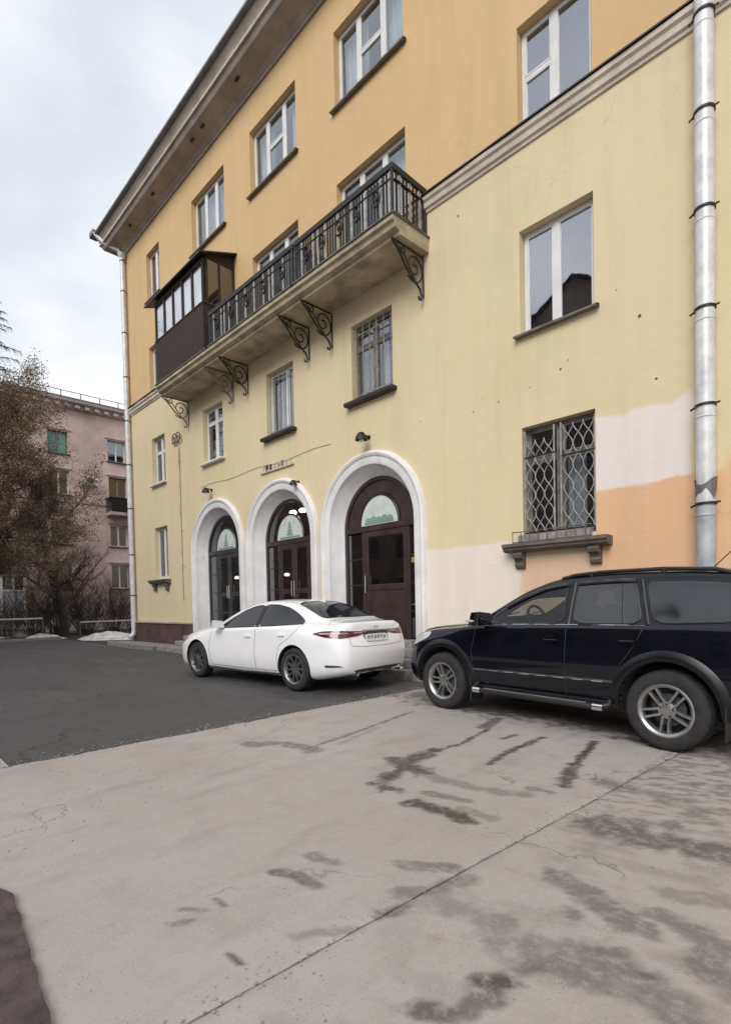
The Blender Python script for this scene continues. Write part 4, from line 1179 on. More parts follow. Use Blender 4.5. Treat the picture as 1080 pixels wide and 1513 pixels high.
# ---------------------------------------------------------------- lamps, sign, anchors, cable on the wall
def wall_lamp(x, z, label, s=1.0):
    t = thing('wall_lamp', label, 'lamp', (x, D, z), 'small lamps above the arches')
    q = MB(); q.tube([(x, D, z + 0.02), (x, D - 0.12 * s, z + 0.05), (x, D - 0.20 * s, z + 0.02)], 0.014, 8); q.lathe([(0.001, 0.0), (0.045, 0.0), (0.045, -0.02), (0.001, -0.022)], (x, D, z + 0.02), 'Y', 12)
    q.build('arm', M['black_iron'], t, 40)
    q = MB(); q.lathe([(0.001, 0.075 * s), (0.05 * s, 0.06 * s), (0.105 * s, -0.02 * s), (0.11 * s, -0.07 * s), (0.09 * s, -0.07 * s)], (x, D - 0.2 * s, z), n=18)
    q.build('lamp_shade', M['black_iron'], t, 40)
    q = MB(); q.lathe([(0.001, 0.0), (0.05 * s, -0.03 * s), (0.05 * s, -0.09 * s), (0.001, -0.11 * s)], (x, D - 0.2 * s, z), n=14)
    q.build('bulb', M['pvc'], t, 60)
wall_lamp(-7.80, 4.72, 'small dark wall lamp above the right-hand arch', 1.15)
wall_lamp(-10.2, 4.22, 'small dark wall lamp at the right shoulder of the middle arch', 0.8)
wall_lamp(-14.35, 4.72, 'small dark wall lamp above the left-hand arch')

# raised letters above the middle arch: worn, only their strokes remain
M['cable'] = plain('painted_cable', (0.36, 0.31, 0.21), 0.7)
sg = thing('wall_sign', 'small worn raised lettering on a thin rail above the middle arch', 'sign', (-11.05, D, 4.75))
MB().bev(-11.75, -10.35, D - 0.05, D - 0.01, 4.70, 4.735, 0.004).build('rail', M['cream_plaster'], sg)
GL = {'r': [(0, 0, .25, 1), (0, .8, .9, 1), (.65, .45, .9, .8), (.25, .42, .9, .56)],
      'e': [(0, 0, .25, 1), (.25, .8, .85, 1), (.25, .4, .75, .58), (.25, 0, .85, .2)],
      'l': [(0, 0, .22, .85), (.22, .82, .8, 1), (.66, 0, .9, .85)],
      't': [(.33, 0, .58, .8), (0, .8, .92, 1)],
      'b': [(0, 0, .25, 1), (.25, .8, .9, 1), (.25, .42, .75, .6), (.66, .2, .9, .42), (.25, 0, .85, .2)]}
lx = -11.68
for k_, (ch, mm) in enumerate(zip('tsebmelt', (1, 0, 0, 1, 1, 0, 1, 1))):
    g_ = GL.get(ch, GL['r'])
    q = MB()
    for (a, b, c, d) in g_: q.box(lx + a * 0.10, lx + c * 0.10, D - 0.03, D - 0.008, 4.737 + b * 0.15, 4.737 + d * 0.15)
    q.build('letter', M['brown_stone'] if k_ in (1, 2) else (M['cable'] if not mm else M['sign_letter']), sg)
    lx += 0.165
# old anchor holes
for (px, pz, s) in ((-5.52, 8.0, 1.5), (-2.6, 5.15, 1.6), (-3.6, 4.9, 0.9), (-3.72, 4.8, 1.2), (-4.22, 4.68, 0.8), (-4.78, 4.62, 1.0), (-5.28, 4.58, 1.1), (-2.4, 4.25, 1.2), (-6.45, 4.72, 0.9), (-2.9, 5.62, 0.8), (-10.3, 4.95, 0.9), (-9.6, 5.05, 0.8), (-16.2, 2.62, 1.8)):
    q = MB(); pts = [(px + 0.012 * s * (1 + 0.4 * random.uniform(-1, 1)) * math.cos(a), pz + 0.015 * s * (1 + 0.4 * random.uniform(-1, 1)) * math.sin(a)) for a in np.linspace(0, 2 * math.pi, 9)[:-1]]
    q.prism(pts, D - 0.006, D + 0.01); q.build('anchor_plug', M['brown_stone'] if s > 1 else M['cable'], house)
q = MB()
pts = [(-15.0 + 0.5 * k, D - 0.012, 4.92 + 0.03 * math.sin(k * 1.3) - 0.004 * k) for k in range(13)]
q.tube(pts, 0.005, 5)
tag(q.build('cable', M['cable'], smooth=60), 'thin cable strung along the wall above the left and middle arches', 'cable')
# ---------------------------------------------------------------- cars
def pchip(xs, ys):
    xs = np.array(xs, float); ys = np.array(ys, float)
    o = np.argsort(xs); xs, ys = xs[o], ys[o]
    h = np.diff(xs); d = np.diff(ys) / h
    m = np.zeros_like(ys)
    m[0], m[-1] = d[0], d[-1]
    for i in range(1, len(xs) - 1):
        if d[i - 1] * d[i] > 0:
            w1, w2 = 2 * h[i] + h[i - 1], h[i] + 2 * h[i - 1]
            m[i] = (w1 + w2) / (w1 / d[i - 1] + w2 / d[i])
    def f(x):
        x = min(max(x, xs[0]), xs[-1])
        i = min(max(int(np.searchsorted(xs, x)) - 1, 0), len(h) - 1)
        t = (x - xs[i]) / h[i]
        return float((2 * t**3 - 3 * t**2 + 1) * ys[i] + (t**3 - 2 * t**2 + t) * h[i] * m[i] + (-2 * t**3 + 3 * t**2) * ys[i + 1] + (t**3 - t**2) * h[i] * m[i + 1])
    return f
def tab(s): return pchip(*zip(*s))

def catmull(pts, per):
    P = [Vector(p) for p in pts]
    P = [P[0] * 2 - P[1]] + P + [P[-1] * 2 - P[-2]]
    out_ = []
    for i in range(1, len(P) - 2):
        n = per[i - 1]
        for k in range(n):
            t = k / n
            a, b, c, d = P[i - 1], P[i], P[i + 1], P[i + 2]
            # damped tangents keep the panels taut
            m1 = (c - a) * 0.5; m2 = (d - b) * 0.5
            L = (c - b).length
            if m1.length > L: m1 *= L / m1.length
            if m2.length > L: m2 *= L / m2.length
            out_.append((2 * t**3 - 3 * t**2 + 1) * b + (t**3 - 2 * t**2 + t) * m1 + (-2 * t**3 + 3 * t**2) * c + (t**3 - t**2) * m2)
    out_.append(P[-2])
    return out_

def loft_body(T, xs, deform):
    """closed body from cross-sections; T holds tables by station"""
    q = MB(); rows = []
    for x in xs:
        zb, wm, zm, wb, zbelt, wr, zre, zt = (T[k](x) for k in ('zb', 'wm', 'zm', 'wb', 'belt', 'wr', 'zre', 'top'))
        zre = zt - zre
        pts = [(0, zb), (wm - 0.16, zb), (wm - 0.05, zb + 0.05), (wm - 0.012, zb + 0.16), (wm, zm), (wm - 0.012, zm + (zbelt - zm) * 0.62), (wb, zbelt), (wb - 0.02 - (wb - wr) * 0.06, zbelt + 0.035 * (1 if zre - zbelt > 0.08 else (zre - zbelt) / 0.08 * 0.9)), (wr + (wb - wr) * 0.12, zre - max(0.0, (zre - zbelt)) * 0.16), (wr - 0.03, zre + 0.012), (wr * 0.62, zt - (zt - zre) * 0.22), (0, zt)]
        half = catmull([(a, b, 0) for a, b in pts], [3, 3, 3, 4, 5, 6, 3, 7, 4, 4, 5])
        ring = [(p.x, p.y) for p in half] + [(-p.x, p.y) for p in half[-2:0:-1]]
        rows.append([(deform(x, a, b), a, b) for a, b in ring])
    n = len(rows[0])
    for a, b in zip(rows[:-1], rows[1:]):
        q.add(a + b, [(i, (i + 1) % n, n + (i + 1) % n, n + i) for i in range(n)])
    hl = n // 2
    for rr in (rows[0], rows[-1]):
        fs = [(0, 1, n - 1)] + [(i, i + 1, n - i - 1, n - i) for i in range(1, hl - 1)] + [(hl - 1, hl, hl + 1)]
        q.add(rr, fs)
    me = bpy.data.meshes.new('loft')
    me.from_pydata(q.v, [], q.f)
    bm = bmesh.new(); bm.from_mesh(me)
    bmesh.ops.remove_doubles(bm, verts=bm.verts, dist=0.0004)
    bmesh.ops.recalc_face_normals(bm, faces=bm.faces)
    bm.to_mesh(me); bm.free()
    return me

def resample(poly, n):
    P = [Vector((a, b)) for a, b in poly]
    L = [(P[(i + 1) % len(P)] - P[i]).length for i in range(len(P))]
    tot = sum(L); out_ = []
    for k in range(n):
        s = tot * k / n; i = 0
        while s > L[i]: s -= L[i]; i += 1
        out_.append(P[i].lerp(P[(i + 1) % len(P)], s / L[i]))
    return out_
def smooth_poly(poly, it=2):
    for _ in range(it):
        o = []
        for i in range(len(poly)):
            a, b = poly[i], poly[(i + 1) % len(poly)]
            o += [(a[0] * .88 + b[0] * .12, a[1] * .88 + b[1] * .12), (a[0] * .12 + b[0] * .88, a[1] * .12 + b[1] * .88)]
        poly = o
    return poly

def patch(bvh, poly, to3, direction, off, mat, name, parent, thick=0.0, n=56, rings=7, smooth=40, rim=None):
    """lay an outlined panel on the body: to3 maps outline coordinates to a start point, rays run along direction"""
    P = resample(smooth_poly(poly), n)
    c = sum(P, Vector((0, 0))) / n
    dv = Vector(direction).normalized()
    vs, fs = [], []
    def hit(p2):
        o = Vector(to3(p2.x, p2.y))
        loc, nor, _, _ = bvh.ray_cast(o, dv)
        if loc is None:
            loc, nor, _, _ = bvh.find_nearest(o)
        return loc - dv * off
    vs.append(hit(c))
    for k in range(1, rings + 1):
        for p in P: vs.append(hit(c.lerp(p, k / rings)))
    for i in range(n): fs.append((0, 1 + i, 1 + (i + 1) % n))
    for k in range(rings - 1):
        for i in range(n):
            a, b = 1 + k * n + i, 1 + k * n + (i + 1) % n
            fs.append((a, a + n, b + n, b))
    if thick:
        o = len(vs); last = 1 + (rings - 1) * n
        for i in range(n): vs.append(Vector(vs[last + i]) + dv * thick)
        for i in range(n): fs.append((last + i, o + i, o + (i + 1) % n, last + (i + 1) % n))
    q = MB(); q.add(vs, fs)
    ob = q.build(name, mat, parent, smooth)
    if rim:
        last = 1 + (rings - 1) * n
        rq = MB(); rq.tube([vs[last + i] for i in range(n)], rim[0], 5, closed=True); rq.build('window_seal', rim[1], ob, 60)
    return ob

def seam(bvh, pts, to3, direction, mat, name, parent, r=0.004, off=-0.001, step=0.04):
    dv = Vector(direction).normalized(); P = []
    for a, b in zip(pts[:-1], pts[1:]):
        L = math.hypot(b[0] - a[0], b[1] - a[1]); n = max(1, int(L / step))
        for k in range(n + (1 if b == pts[-1] else 0)):
            t = k / n
            p = (a[0] + (b[0] - a[0]) * t, a[1] + (b[1] - a[1]) * t)
            loc, nor, _, _ = bvh.ray_cast(Vector(to3(*p)), dv)
            if loc is not None: P.append(loc - dv * off)
    if len(P) > 1:
        q = MB(); q.tube(P, r, 6); return q.build(name, mat, parent, 60)

def boolean_cut(me, cutters, mats):
    o = bpy.data.objects.new('tmp', me); COL.objects.link(o)
    for q_ in mats: me.materials.append(q_)
    cm = bpy.data.meshes.new('cut'); vs, fs = [], []
    for q in cutters:
        b = len(vs); vs += q.v; fs += [tuple(i + b for i in f) for f in q.f]
    cm.from_pydata(vs, [], fs)
    for q_ in mats: cm.materials.append(q_)
    bm = bmesh.new(); bm.from_mesh(cm); bmesh.ops.recalc_face_normals(bm, faces=bm.faces)
    for f in bm.faces: f.material_index = 1
    bm.to_mesh(cm); bm.free()
    co = bpy.data.objects.new('tmpc', cm); COL.objects.link(co)
    md = o.modifiers.new('b', 'BOOLEAN'); md.operation = 'DIFFERENCE'; md.solver = 'EXACT'; md.object = co; md.use_self = True
    dg = bpy.context.evaluated_depsgraph_get()
    res = bpy.data.meshes.new_from_object(o.evaluated_get(dg))
    bpy.data.objects.remove(o); bpy.data.objects.remove(co)
    return res

def wheel(parent, c, side, R, rim_r, width, style, alloy):
    """side +1: outer face towards +y"""
    t = link('wheel', None, parent, c); t.empty_display_size = 0.1
    t.rotation_euler = (0, random.uniform(0, 6), 0)
    w = width / 2
    def S(prof): return [(r, h * side) for r, h in prof]
    q = MB(); q.lathe(S([(rim_r - 0.01, -w * .8), (rim_r + 0.01, -w * .95), (R - 0.06, -w), (R - 0.02, -w * .9), (R, -w * .6), (R, w * .6), (R - 0.018, w * .88), (R - 0.05, w), (rim_r + 0.03, w * .98), (rim_r + 0.008, w * .9), (rim_r - 0.008, w * .82)]), (0, 0, 0), 'Y', 48)
    for k in range(56):                          # tread blocks
        a = 2 * math.pi * k / 56
        for yy in (-w * .4, w * .4):
            q.add([((R + 0.0045) * math.cos(a + d), yy + e, (R + 0.0045) * math.sin(a + d)) for d, e in ((-.045, -w * .32), (.045, -w * .32), (.045, w * .32), (-.045, w * .32))], [(0, 1, 2, 3)])
    q.build('tyre', M['rubber'], t, 40)
    q = MB()
    q.lathe(S([(rim_r - 0.008, -w * .8), (rim_r - 0.03, -w * .6), (rim_r - 0.035, w * .4), (rim_r - 0.02, w * .72), (rim_r, w * .86), (rim_r + 0.006, w * .93), (rim_r - 0.008, w * .96), (rim_r - 0.026, w * .84)]), (0, 0, 0), 'Y', 48)
    q.lathe(S([(0.001, w * .72), (0.03, w * .72), (0.045, w * .70), (0.075, w * .62), (0.08, w * .40), (0.001, w * .38)]), (0, 0, 0), 'Y', 30)
    def spoke(a, w0, w1, da=0.0, lat=0.0):
        ca, sa = math.cos(a), math.sin(a)
        r_in, r_out = 0.05, rim_r - 0.012
        vs = []
        for (r, hw, y1, y0) in ((r_in, w0, .66, .40), (r_in + (r_out - r_in) * .5, (w0 + w1) / 2, .80, .52), (r_out, w1, .86, .56)):
            a2 = a + da * (r - r_in) / (r_out - r_in); c2, s2 = math.cos(a2), math.sin(a2)
            for (e, yy) in ((-hw, y0), (-hw * .7, y1), (hw * .7, y1), (hw, y0)):
                vs.append((r * c2 - (e + lat) * s2, yy * w * side, r * s2 + (e + lat) * c2))
        fs = []
        for k in range(2):
            for i in range(4):
                j = (i + 1) % 4
                fs.append((4 * k + i, 4 * k + j, 4 * k + 4 + j, 4 * k + 4 + i))
        q.add(vs, fs)
    if style == 'twin':
        for k in range(5):
            a = 2 * math.pi * k / 5
            spoke(a, 0.013, 0.015, -0.05, -.026); spoke(a, 0.013, 0.015, 0.05, .026)
    else:
        for k in range(10): spoke(2 * math.pi * k / 10, 0.018, 0.011, 0.05)
    q.build('rim', alloy, t, 35)
    q = MB()
    for k in range(5):
        a = 2 * math.pi * (k + .5) / 5; q.lathe(S([(0.001, w * .715), (0.009, w * .71), (0.01, w * .6)]), (0.055 * math.cos(a), 0, 0.055 * math.sin(a)), 'Y', 8)
    q.build('wheel_nuts', M['black_plastic'], t)
    q = MB(); q.lathe(S([(0.001, 0.0), (rim_r * .62, 0.0), (rim_r * .62, w * .18), (0.001, w * .18)]), (0, 0, 0), 'Y', 30); q.build('brake_disc', M['grey_trim'], t)
    q = MB(); q.lathe(S([(0.001, -w * .3), (rim_r - .04, -w * .3), (rim_r - .036, w * .3)]), (0, 0, 0), 'Y', 30); q.build('wheel_barrel', M['black_plastic'], t)
    return t

def well(x, z, r, y0, y1):
    q = MB(); n = 40
    poly = [(x + r * math.cos(2 * math.pi * k / n), z + r * math.sin(2 * math.pi * k / n)) for k in range(n)]
    q.prism(poly, y0, y1); return q
def hole(poly, y0, y1):
    q = MB(); q.prism([tuple(p) for p in resample(smooth_poly(poly), 40)], y0, y1); return q
def inset(poly, s):
    c = (sum(p[0] for p in poly) / len(poly), sum(p[1] for p in poly) / len(poly))
    return [(c[0] + (p[0] - c[0]) * s, c[1] + (p[1] - c[1]) * s) for p in poly]

def paint(name, col, rough, flake=0.0, dirt=(0.2, 0.18, 0.16), damt=0.5, spec=0.5):
    t = NT(name)
    o = t.objc(); s = t.n('ShaderNodeSeparateXYZ'); t.l(o, s.inputs[0])
    nz = t.noise(5, 5, 0.65, o); n2 = t.noise(2, 4, 0.6, o)
    # road dirt: splashed low on the doors
    low = t.math('MULTIPLY', t.math('SUBTRACT', t.math('ADD', 0.36, t.math('MULTIPLY', nz, 0.25)), s.outputs[2]), 2.6, clamp=True)
    f = t.math('MULTIPLY', t.math('MULTIPLY', low, t.ramp(n2, [(0.3, 0.35), (0.7, 1.0)])), damt)
    film = t.math('MULTIPLY', t.ramp(nz, [(0.4, 0.0), (0.8, 1.0)]), 0.04)
    f = t.math('ADD', f, film, clamp=True)
    c = t.mix(f, col, dirt)
    b = t.n('ShaderNodeBsdfPrincipled')
    t.l(c, b.inputs['Base Color'])
    t.l(t.math('ADD', rough, t.math('MULTIPLY', f, 0.5)), b.inputs['Roughness'])
    b.inputs['Metallic'].default_value = flake
    b.inputs['Specular IOR Level'].default_value = spec
    t.l(t.math('SUBTRACT', 1.0, f, clamp=True), b.inputs['Coat Weight']); b.inputs['Coat Roughness'].default_value = 0.04
    t.l(b.outputs[0], t.out.inputs[0])
    return t.mat
M['white_paint'] = paint('white_car_paint', (0.87, 0.87, 0.885), 0.35, 0.0, (0.30, 0.28, 0.26), 0.55)
M['navy_paint'] = paint('navy_car_paint', (0.003, 0.0038, 0.0085), 0.5, 0.0, (0.02, 0.019, 0.019), 0.2, 0.0)
M['car_glass'] = glass('tinted_car_glass', (0.12, 0.13, 0.14), 0.03, 1.52, 0.01, 0)
M['car_glass_clear'] = glass('clear_car_glass', (0.55, 0.60, 0.57), 0.01, 1.5, 0.01, 0)
M['car_glass_grey'] = glass('grey_car_glass', (0.07, 0.08, 0.09), 0.05, 1.6, 0.06, 0)
M['cabin'] = plain('dark_cabin', (0.022, 0.021, 0.02), 0.9, var=0.2, scale=4, bstr=0, obj=True)
M['flare'] = plain('satin_navy_flare', (0.0035, 0.004, 0.0075), 0.32, var=0.2, scale=6, bstr=0.05, obj=True)
M['seat'] = plain('grey_beige_seat', (0.14, 0.125, 0.105), 0.9, var=0.2, scale=6, bstr=0.1, obj=True)
M['red_lens'] = plain('red_lamp_lens', (0.13, 0.006, 0.012), 0.12, var=0.2, scale=12, bstr=0, coat=1.0, obj=True)
M['clear_lens'] = plain('clear_lamp_lens', (0.55, 0.56, 0.58), 0.12, var=0.15, scale=14, bstr=0, coat=1.0, obj=True)
M['plate'] = plain('number_plate', (0.68, 0.68, 0.68), 0.4, var=0.06, scale=14, bstr=0, obj=True)
M['plate_ink'] = plain('plate_ink', (0.02, 0.02, 0.02), 0.5, var=0.1, scale=14, bstr=0, obj=True)
M['grey_trim'] = plain('dark_grey_trim', (0.055, 0.057, 0.06), 0.5, var=0.15, scale=8, bstr=0.05, obj=True)
SIDE = (lambda a, b: (a, 2.0, b)); SD = (0, -1, 0)
SIDER = (lambda a, b: (a, -2.0, b)); SDR = (0, 1, 0)
TOP = (lambda a, b: (a, b, 3.0)); TD = (0, 0, -1)
REAR = (lambda a, b: (-4.0, a, b)); RD = (1, 0, 0)
FRONT = (lambda a, b: (4.0, a, b)); FD = (-1, 0, 0)

# ---- white saloon
def squeeze(x, k=.82, a=1.78):
    return x if abs(x) < a else math.copysign(a + (abs(x) - a) * k, x)
def sedan(loc, rz):
    car = thing('parked_car', 'white saloon car parked in front of the left and middle arches', 'car', loc, 'cars parked along the house', world_coords=False)
    car.rotation_euler.z = rz
    T = {'top': tab([(2.39, .60), (2.33, .68), (2.2, .77), (2.0, .84), (1.6, .915), (1.2, .965), (.98, 1.0), (.8, 1.075), (.5, 1.22), (.2, 1.345), (-.05, 1.41), (-.35, 1.443), (-.6, 1.45), (-.9, 1.432), (-1.2, 1.375), (-1.5, 1.275), (-1.8, 1.16), (-2.0, 1.098), (-2.15, 1.075), (-2.38, 1.07), (-2.44, 1.05), (-2.475, .99)]),
         'belt': tab([(2.39, .54), (2.2, .66), (1.8, .78), (1.3, .865), (.9, .90), (0, .935), (-1, .972), (-1.7, .995), (-2.2, 1.0), (-2.40, .985), (-2.475, .92)]),
         'wb': tab([(2.39, .50), (2.34, .62), (2.25, .71), (2.05, .78), (1.7, .83), (1.2, .86), (0, .872), (-1.2, .87), (-1.8, .83), (-2.15, .775), (-2.35, .70), (-2.44, .63), (-2.475, .55)]),
         'wm': tab([(2.39, .56), (2.34, .69), (2.25, .78), (2.05, .86), (1.7, .905), (1.3, .915), (.6, .90), (-.4, .895), (-1.2, .912), (-1.7, .918), (-2.05, .885), (-2.3, .81), (-2.42, .73), (-2.475, .64)]),
         'wr': tab([(2.39, .38), (2.2, .58), (1.7, .70), (1.1, .74), (.9, .735), (.5, .69), (.1, .625), (-.3, .60), (-1.0, .595), (-1.4, .60), (-1.8, .62), (-2.1, .64), (-2.4, .56), (-2.475, .45)]),
         'zre': tab([(2.39, .025), (1.0, .03), (.6, .045), (.1, .065), (-.8, .07), (-1.5, .05), (-1.9, .035), (-2.2, .028), (-2.475, .025)]),
         'zm': tab([(2.39, .42), (2.0, .50), (1.2, .54), (-1.2, .58), (-2.2, .62), (-2.475, .60)]),
         'zb': tab([(2.39, .22), (2.1, .17), (-1.8, .19), (-2.2, .24), (-2.475, .30)])}
    xs = list(np.linspace(2.39, 2.2, 8)) + list(np.linspace(2.16, -2.2, 84)) + list(np.linspace(-2.24, -2.475, 11))
    def deform(x, y, z):
        t = max(0.0, (-2.1 - x) / .375)
        b = max(0.0, 1 - ((z - .52) / .34) ** 2) if z > .52 else max(0.0, 1 - ((z - .52) / .45) ** 2)
        f = max(0.0, (x - 2.15) / .24)
        lip = max(0.0, min(1.0, (z - 1.0) / .08)) * t
        return squeeze(x - 0.085 * t * b - 0.035 * lip + 0.05 * f * max(0.0, 1 - ((z - .45) / .3) ** 2))
    me = loft_body(T, xs, deform)
    full = BVHTree.FromPolygons([v_.co.copy() for v_ in me.vertices], [tuple(p.vertices) for p in me.polygons])
    R = 0.335; ax_f, ax_r = 1.415, -1.415
    wf = [(.74, .955), (.45, 1.12), (.15, 1.265), (-.12, 1.335), (-.36, 1.36), (-.38, 1.0), (.2, .975)]
    wr_ = [(-.45, 1.362), (-.75, 1.355), (-1.05, 1.30), (-1.32, 1.20), (-1.56, 1.085), (-1.56, 1.05), (-1.3, 1.035), (-.9, 1.02), (-.45, 1.003)]
    cut = []
    for xx in (ax_f, ax_r):
        for s in (1, -1): cut.append(well(xx, R + 0.0, R + 0.055, .60 * s if s > 0 else -1.3, 1.3 if s > 0 else -.60))
    cut.append(hole(inset(wf, .93), -1.3, 1.3)); cut.append(hole(inset(wr_, .93), -1.3, 1.3))
    body = boolean_cut(me, cut, [M['white_paint'], M['cabin']])
    body.shade_smooth(); body.set_sharp_from_angle(angle=math.radians(32))
    link('body', body, car)
    dark = (0.006, M['black_plastic'])
    for (st, dr, s) in ((SIDE, SD, 1), (SIDER, SDR, -1)):
        patch(full, wf, st, dr, 0.003, M['car_glass'], 'side_window', car, rim=dark)
        patch(full, wr_, st, dr, 0.003, M['car_glass'], 'side_window', car, rim=dark)
        patch(full, [(-.35, 1.368), (-.47, 1.372), (-.47, .990), (-.35, .985)], st, dr, 0.0015, M['black_plastic'], 'pillar_trim', car, rings=3, n=40)
        patch(full, [(-1.52, .80), (-1.66, .805), (-1.665, .93), (-1.525, .925)], st, dr, 0.0012, M['white_paint'], 'fuel_flap', car, rings=2, n=32, rim=(0.0022, M['black_plastic'])) if s < 0 else None
        seam(full, [(.74, .948), (.2, .968), (-.9, 1.013), (-1.56, 1.046)], st, dr, M['black_plastic'], 'belt_trim', car, r=0.009, off=0.001)
        seam(full, [(1.02, .235), (0, .215), (-1.02, .235)], st, dr, M['grey_trim'], 'sill_trim', car, r=0.02, off=-0.004)
        seam(full, [(.92, .90), (.98, .62), (.93, .30)], st, dr, M['black_plastic'], 'door_seam', car)
        seam(full, [(-.42, .99), (-.40, .6), (-.42, .27)], st, dr, M['black_plastic'], 'door_seam', car)
        seam(full, [(-1.60, 1.06), (-1.35, .85), (-1.08, .70), (-1.0, .5), (-1.02, .30)], st, dr, M['black_plastic'], 'door_seam', car)
        seam(full, [(.93, .28), (0, .27), (-1.02, .285)], st, dr, M['black_plastic'], 'sill_seam', car)
        for hx, hz in ((-.20, .83), (-1.12, .87)):
            patch(full, [(hx - .09, hz - .018), (hx + .09, hz - .022), (hx + .09, hz + .012), (hx - .09, hz + .018)], st, dr, 0.022, M['white_paint'], 'door_handle', car, thick=0.03, rings=3, n=24)
        q = MB(); y = s
        q.add([(a, b * y, c) for a, b, c in ((.66, .86, .96), (.52, .86, .96), (.72, 1.03, .97), (.56, 1.05, .96), (.54, 1.05, 1.10), (.68, 1.02, 1.09), (.62, .90, 1.08), (.50, .90, 1.08), (.76, .94, 1.04))], [(0, 1, 3, 2), (2, 3, 4, 5), (5, 4, 7, 6), (1, 7, 4, 3), (0, 8, 6), (0, 2, 8), (2, 5, 8), (5, 6, 8), (0, 6, 7, 1)])
        q.build('wing_mirror', M['white_paint'], car, 50)
        # rear lamp wrapping round the corner
        e = math.radians(52); dvx, dvy = math.cos(e), -s * math.sin(e)
        lamp_to = (lambda a, b, s=s, e=e: (-2.21 - math.cos(e) * 1.5 + math.sin(e) * a * 1.0, s * (.70 + math.sin(e) * 1.5) + s * math.cos(e) * a, b))
        poly = [(.42, .905), (.22, .945), (-.05, .95), (-.36, .925), (-.40, .905), (-.30, .855), (-.05, .832), (.18, .85)]
        patch(full, poly, lamp_to, (dvx, dvy, 0), 0.008, M['red_lens'], 'tail_light', car, thick=0.02)
        patch(full, [(.30, .897), (.0, .900), (-.36, .897), (-.36, .912), (0, .917), (.28, .914)], lamp_to, (dvx, dvy, 0), 0.0115, M['clear_lens'], 'light_strip', car, rings=3)
        # headlight
        patch(full, [(2.2, .66), (2.04, .72), (1.8, .755), (1.75, .735), (1.96, .66), (2.16, .60)], st, dr, 0.006, M['clear_lens'], 'headlight', car, thick=0.02)
        # reflector / vent low on the bumper, exhaust
        q = MB(); q.tube([(-2.3, .52 * s, .30), (-2.43, .53 * s, .295)], 0.042, 14, cap=False); q.tube([(-2.3, .52 * s, .30), (-2.41, .53 * s, .296)], 0.034, 14); q.build('exhaust', M['chrome'], car, 40)
        patch(full, [(.20, .40), (.20, .44), (-.02, .435), (-.10, .41)], lamp_to, (dvx, dvy, 0), 0.004, M['grey_trim'], 'bumper_vent', car, rings=3, thick=.01)
        wheel(car, (ax_f, .80 * s, R), s, R, 0.235, 0.215, 'multi', M['alloy_dark']); wheel(car, (ax_r, .80 * s, R), s, R, 0.235, 0.215, 'multi', M['alloy_dark'])
    patch(full, [(-1.10, .50), (-1.10, -.50), (-1.5, -.555), (-1.83, -.60), (-1.87, 0), (-1.83, .60), (-1.5, .555)], TOP, TD, 0.003, M['car_glass'], 'rear_window', car, rings=10, rim=dark)
    patch(full, [(.90, .66), (.93, 0), (.90, -.66), (.5, -.60), (.12, -.53), (.09, 0), (.12, .53), (.5, .60)], TOP, TD, 0.003, M['car_glass'], 'windscreen', car, rings=10, rim=dark)
    seam(full, [(-2.02, .68), (-1.96, .60), (-1.91, .3), (-1.90, 0), (-1.91, -.3), (-1.96, -.6), (-2.02, -.68)], TOP, TD, M['black_plastic'], 'boot_seam', car)
    seam(full, [(-.62, .96), (-.60, .72), (-.3, .69), (.3, .69), (.60, .72), (.62, .96)], REAR, RD, M['black_plastic'], 'boot_seam', car)
    patch(full, [(-.29, .79), (.29, .79), (.29, .925), (-.29, .925)], REAR, RD, 0.002, M['grey_trim'], 'plate_recess', car, rings=3)
    pl = patch(full, [(-.26, .765), (.26, .765), (.26, .875), (-.26, .875)], REAR, RD, 0.016, M['plate'], 'number_plate', car, rings=2, thick=0.012)
    for k in range(6):                            # blurred characters: plain dark strokes
        yy = .20 - k * .075
        loc_, _, _, _ = full.ray_cast(Vector((-4, yy, .82)), Vector((1, 0, 0)))
        gq = MB()                                 # unreadable at this size: a few thin strokes each
        for (a, b, c, d) in [((-.02, -.013, .79, .85), (-.02, .02, .843, .85), (.013, .02, .79, .85)), ((-.02, .02, .79, .797), (-.02, .02, .843, .85), (-.004, .004, .79, .85)), ((-.02, -.013, .79, .85), (-.02, .02, .816, .823), (.013, .02, .79, .85))][k % 3]:
            gq.box(loc_.x - .024, loc_.x - .0185, yy + a, yy + b, c, d)
        gq.build('plate_character', M['plate_ink'], pl)
    patch(full, [(-.34, .935), (.34, .935), (.34, .952), (-.34, .952)], REAR, RD, 0.012, M['chrome'], 'boot_trim', car, rings=2, thick=0.012)
    patch(full, [(-.055, .968), (.055, .968), (.055, 1.01), (-.055, 1.01)], REAR, RD, 0.008, M['chrome'], 'badge', car, rings=2, thick=0.01)
    patch(full, [(-.55, .25), (.55, .25), (.60, .36), (-.60, .36)], REAR, RD, 0.004, M['grey_trim'], 'diffuser', car, rings=4, thick=0.01)
    patch(full, [(-.40, .36), (.40, .36), (.45, .58), (-.45, .58)], FRONT, FD, 0.004, M['black_plastic'], 'grille', car, rings=4, thick=0.01)
    q = MB(); q.prism([(-1.10, 1.405), (-1.24, 1.375), (-1.27, 1.425), (-1.22, 1.44)], -.012, .012); q.build('antenna', M['white_paint'], car)
    return car
sedan((-8.25, 5.80, 0.0), math.pi + 0.066)

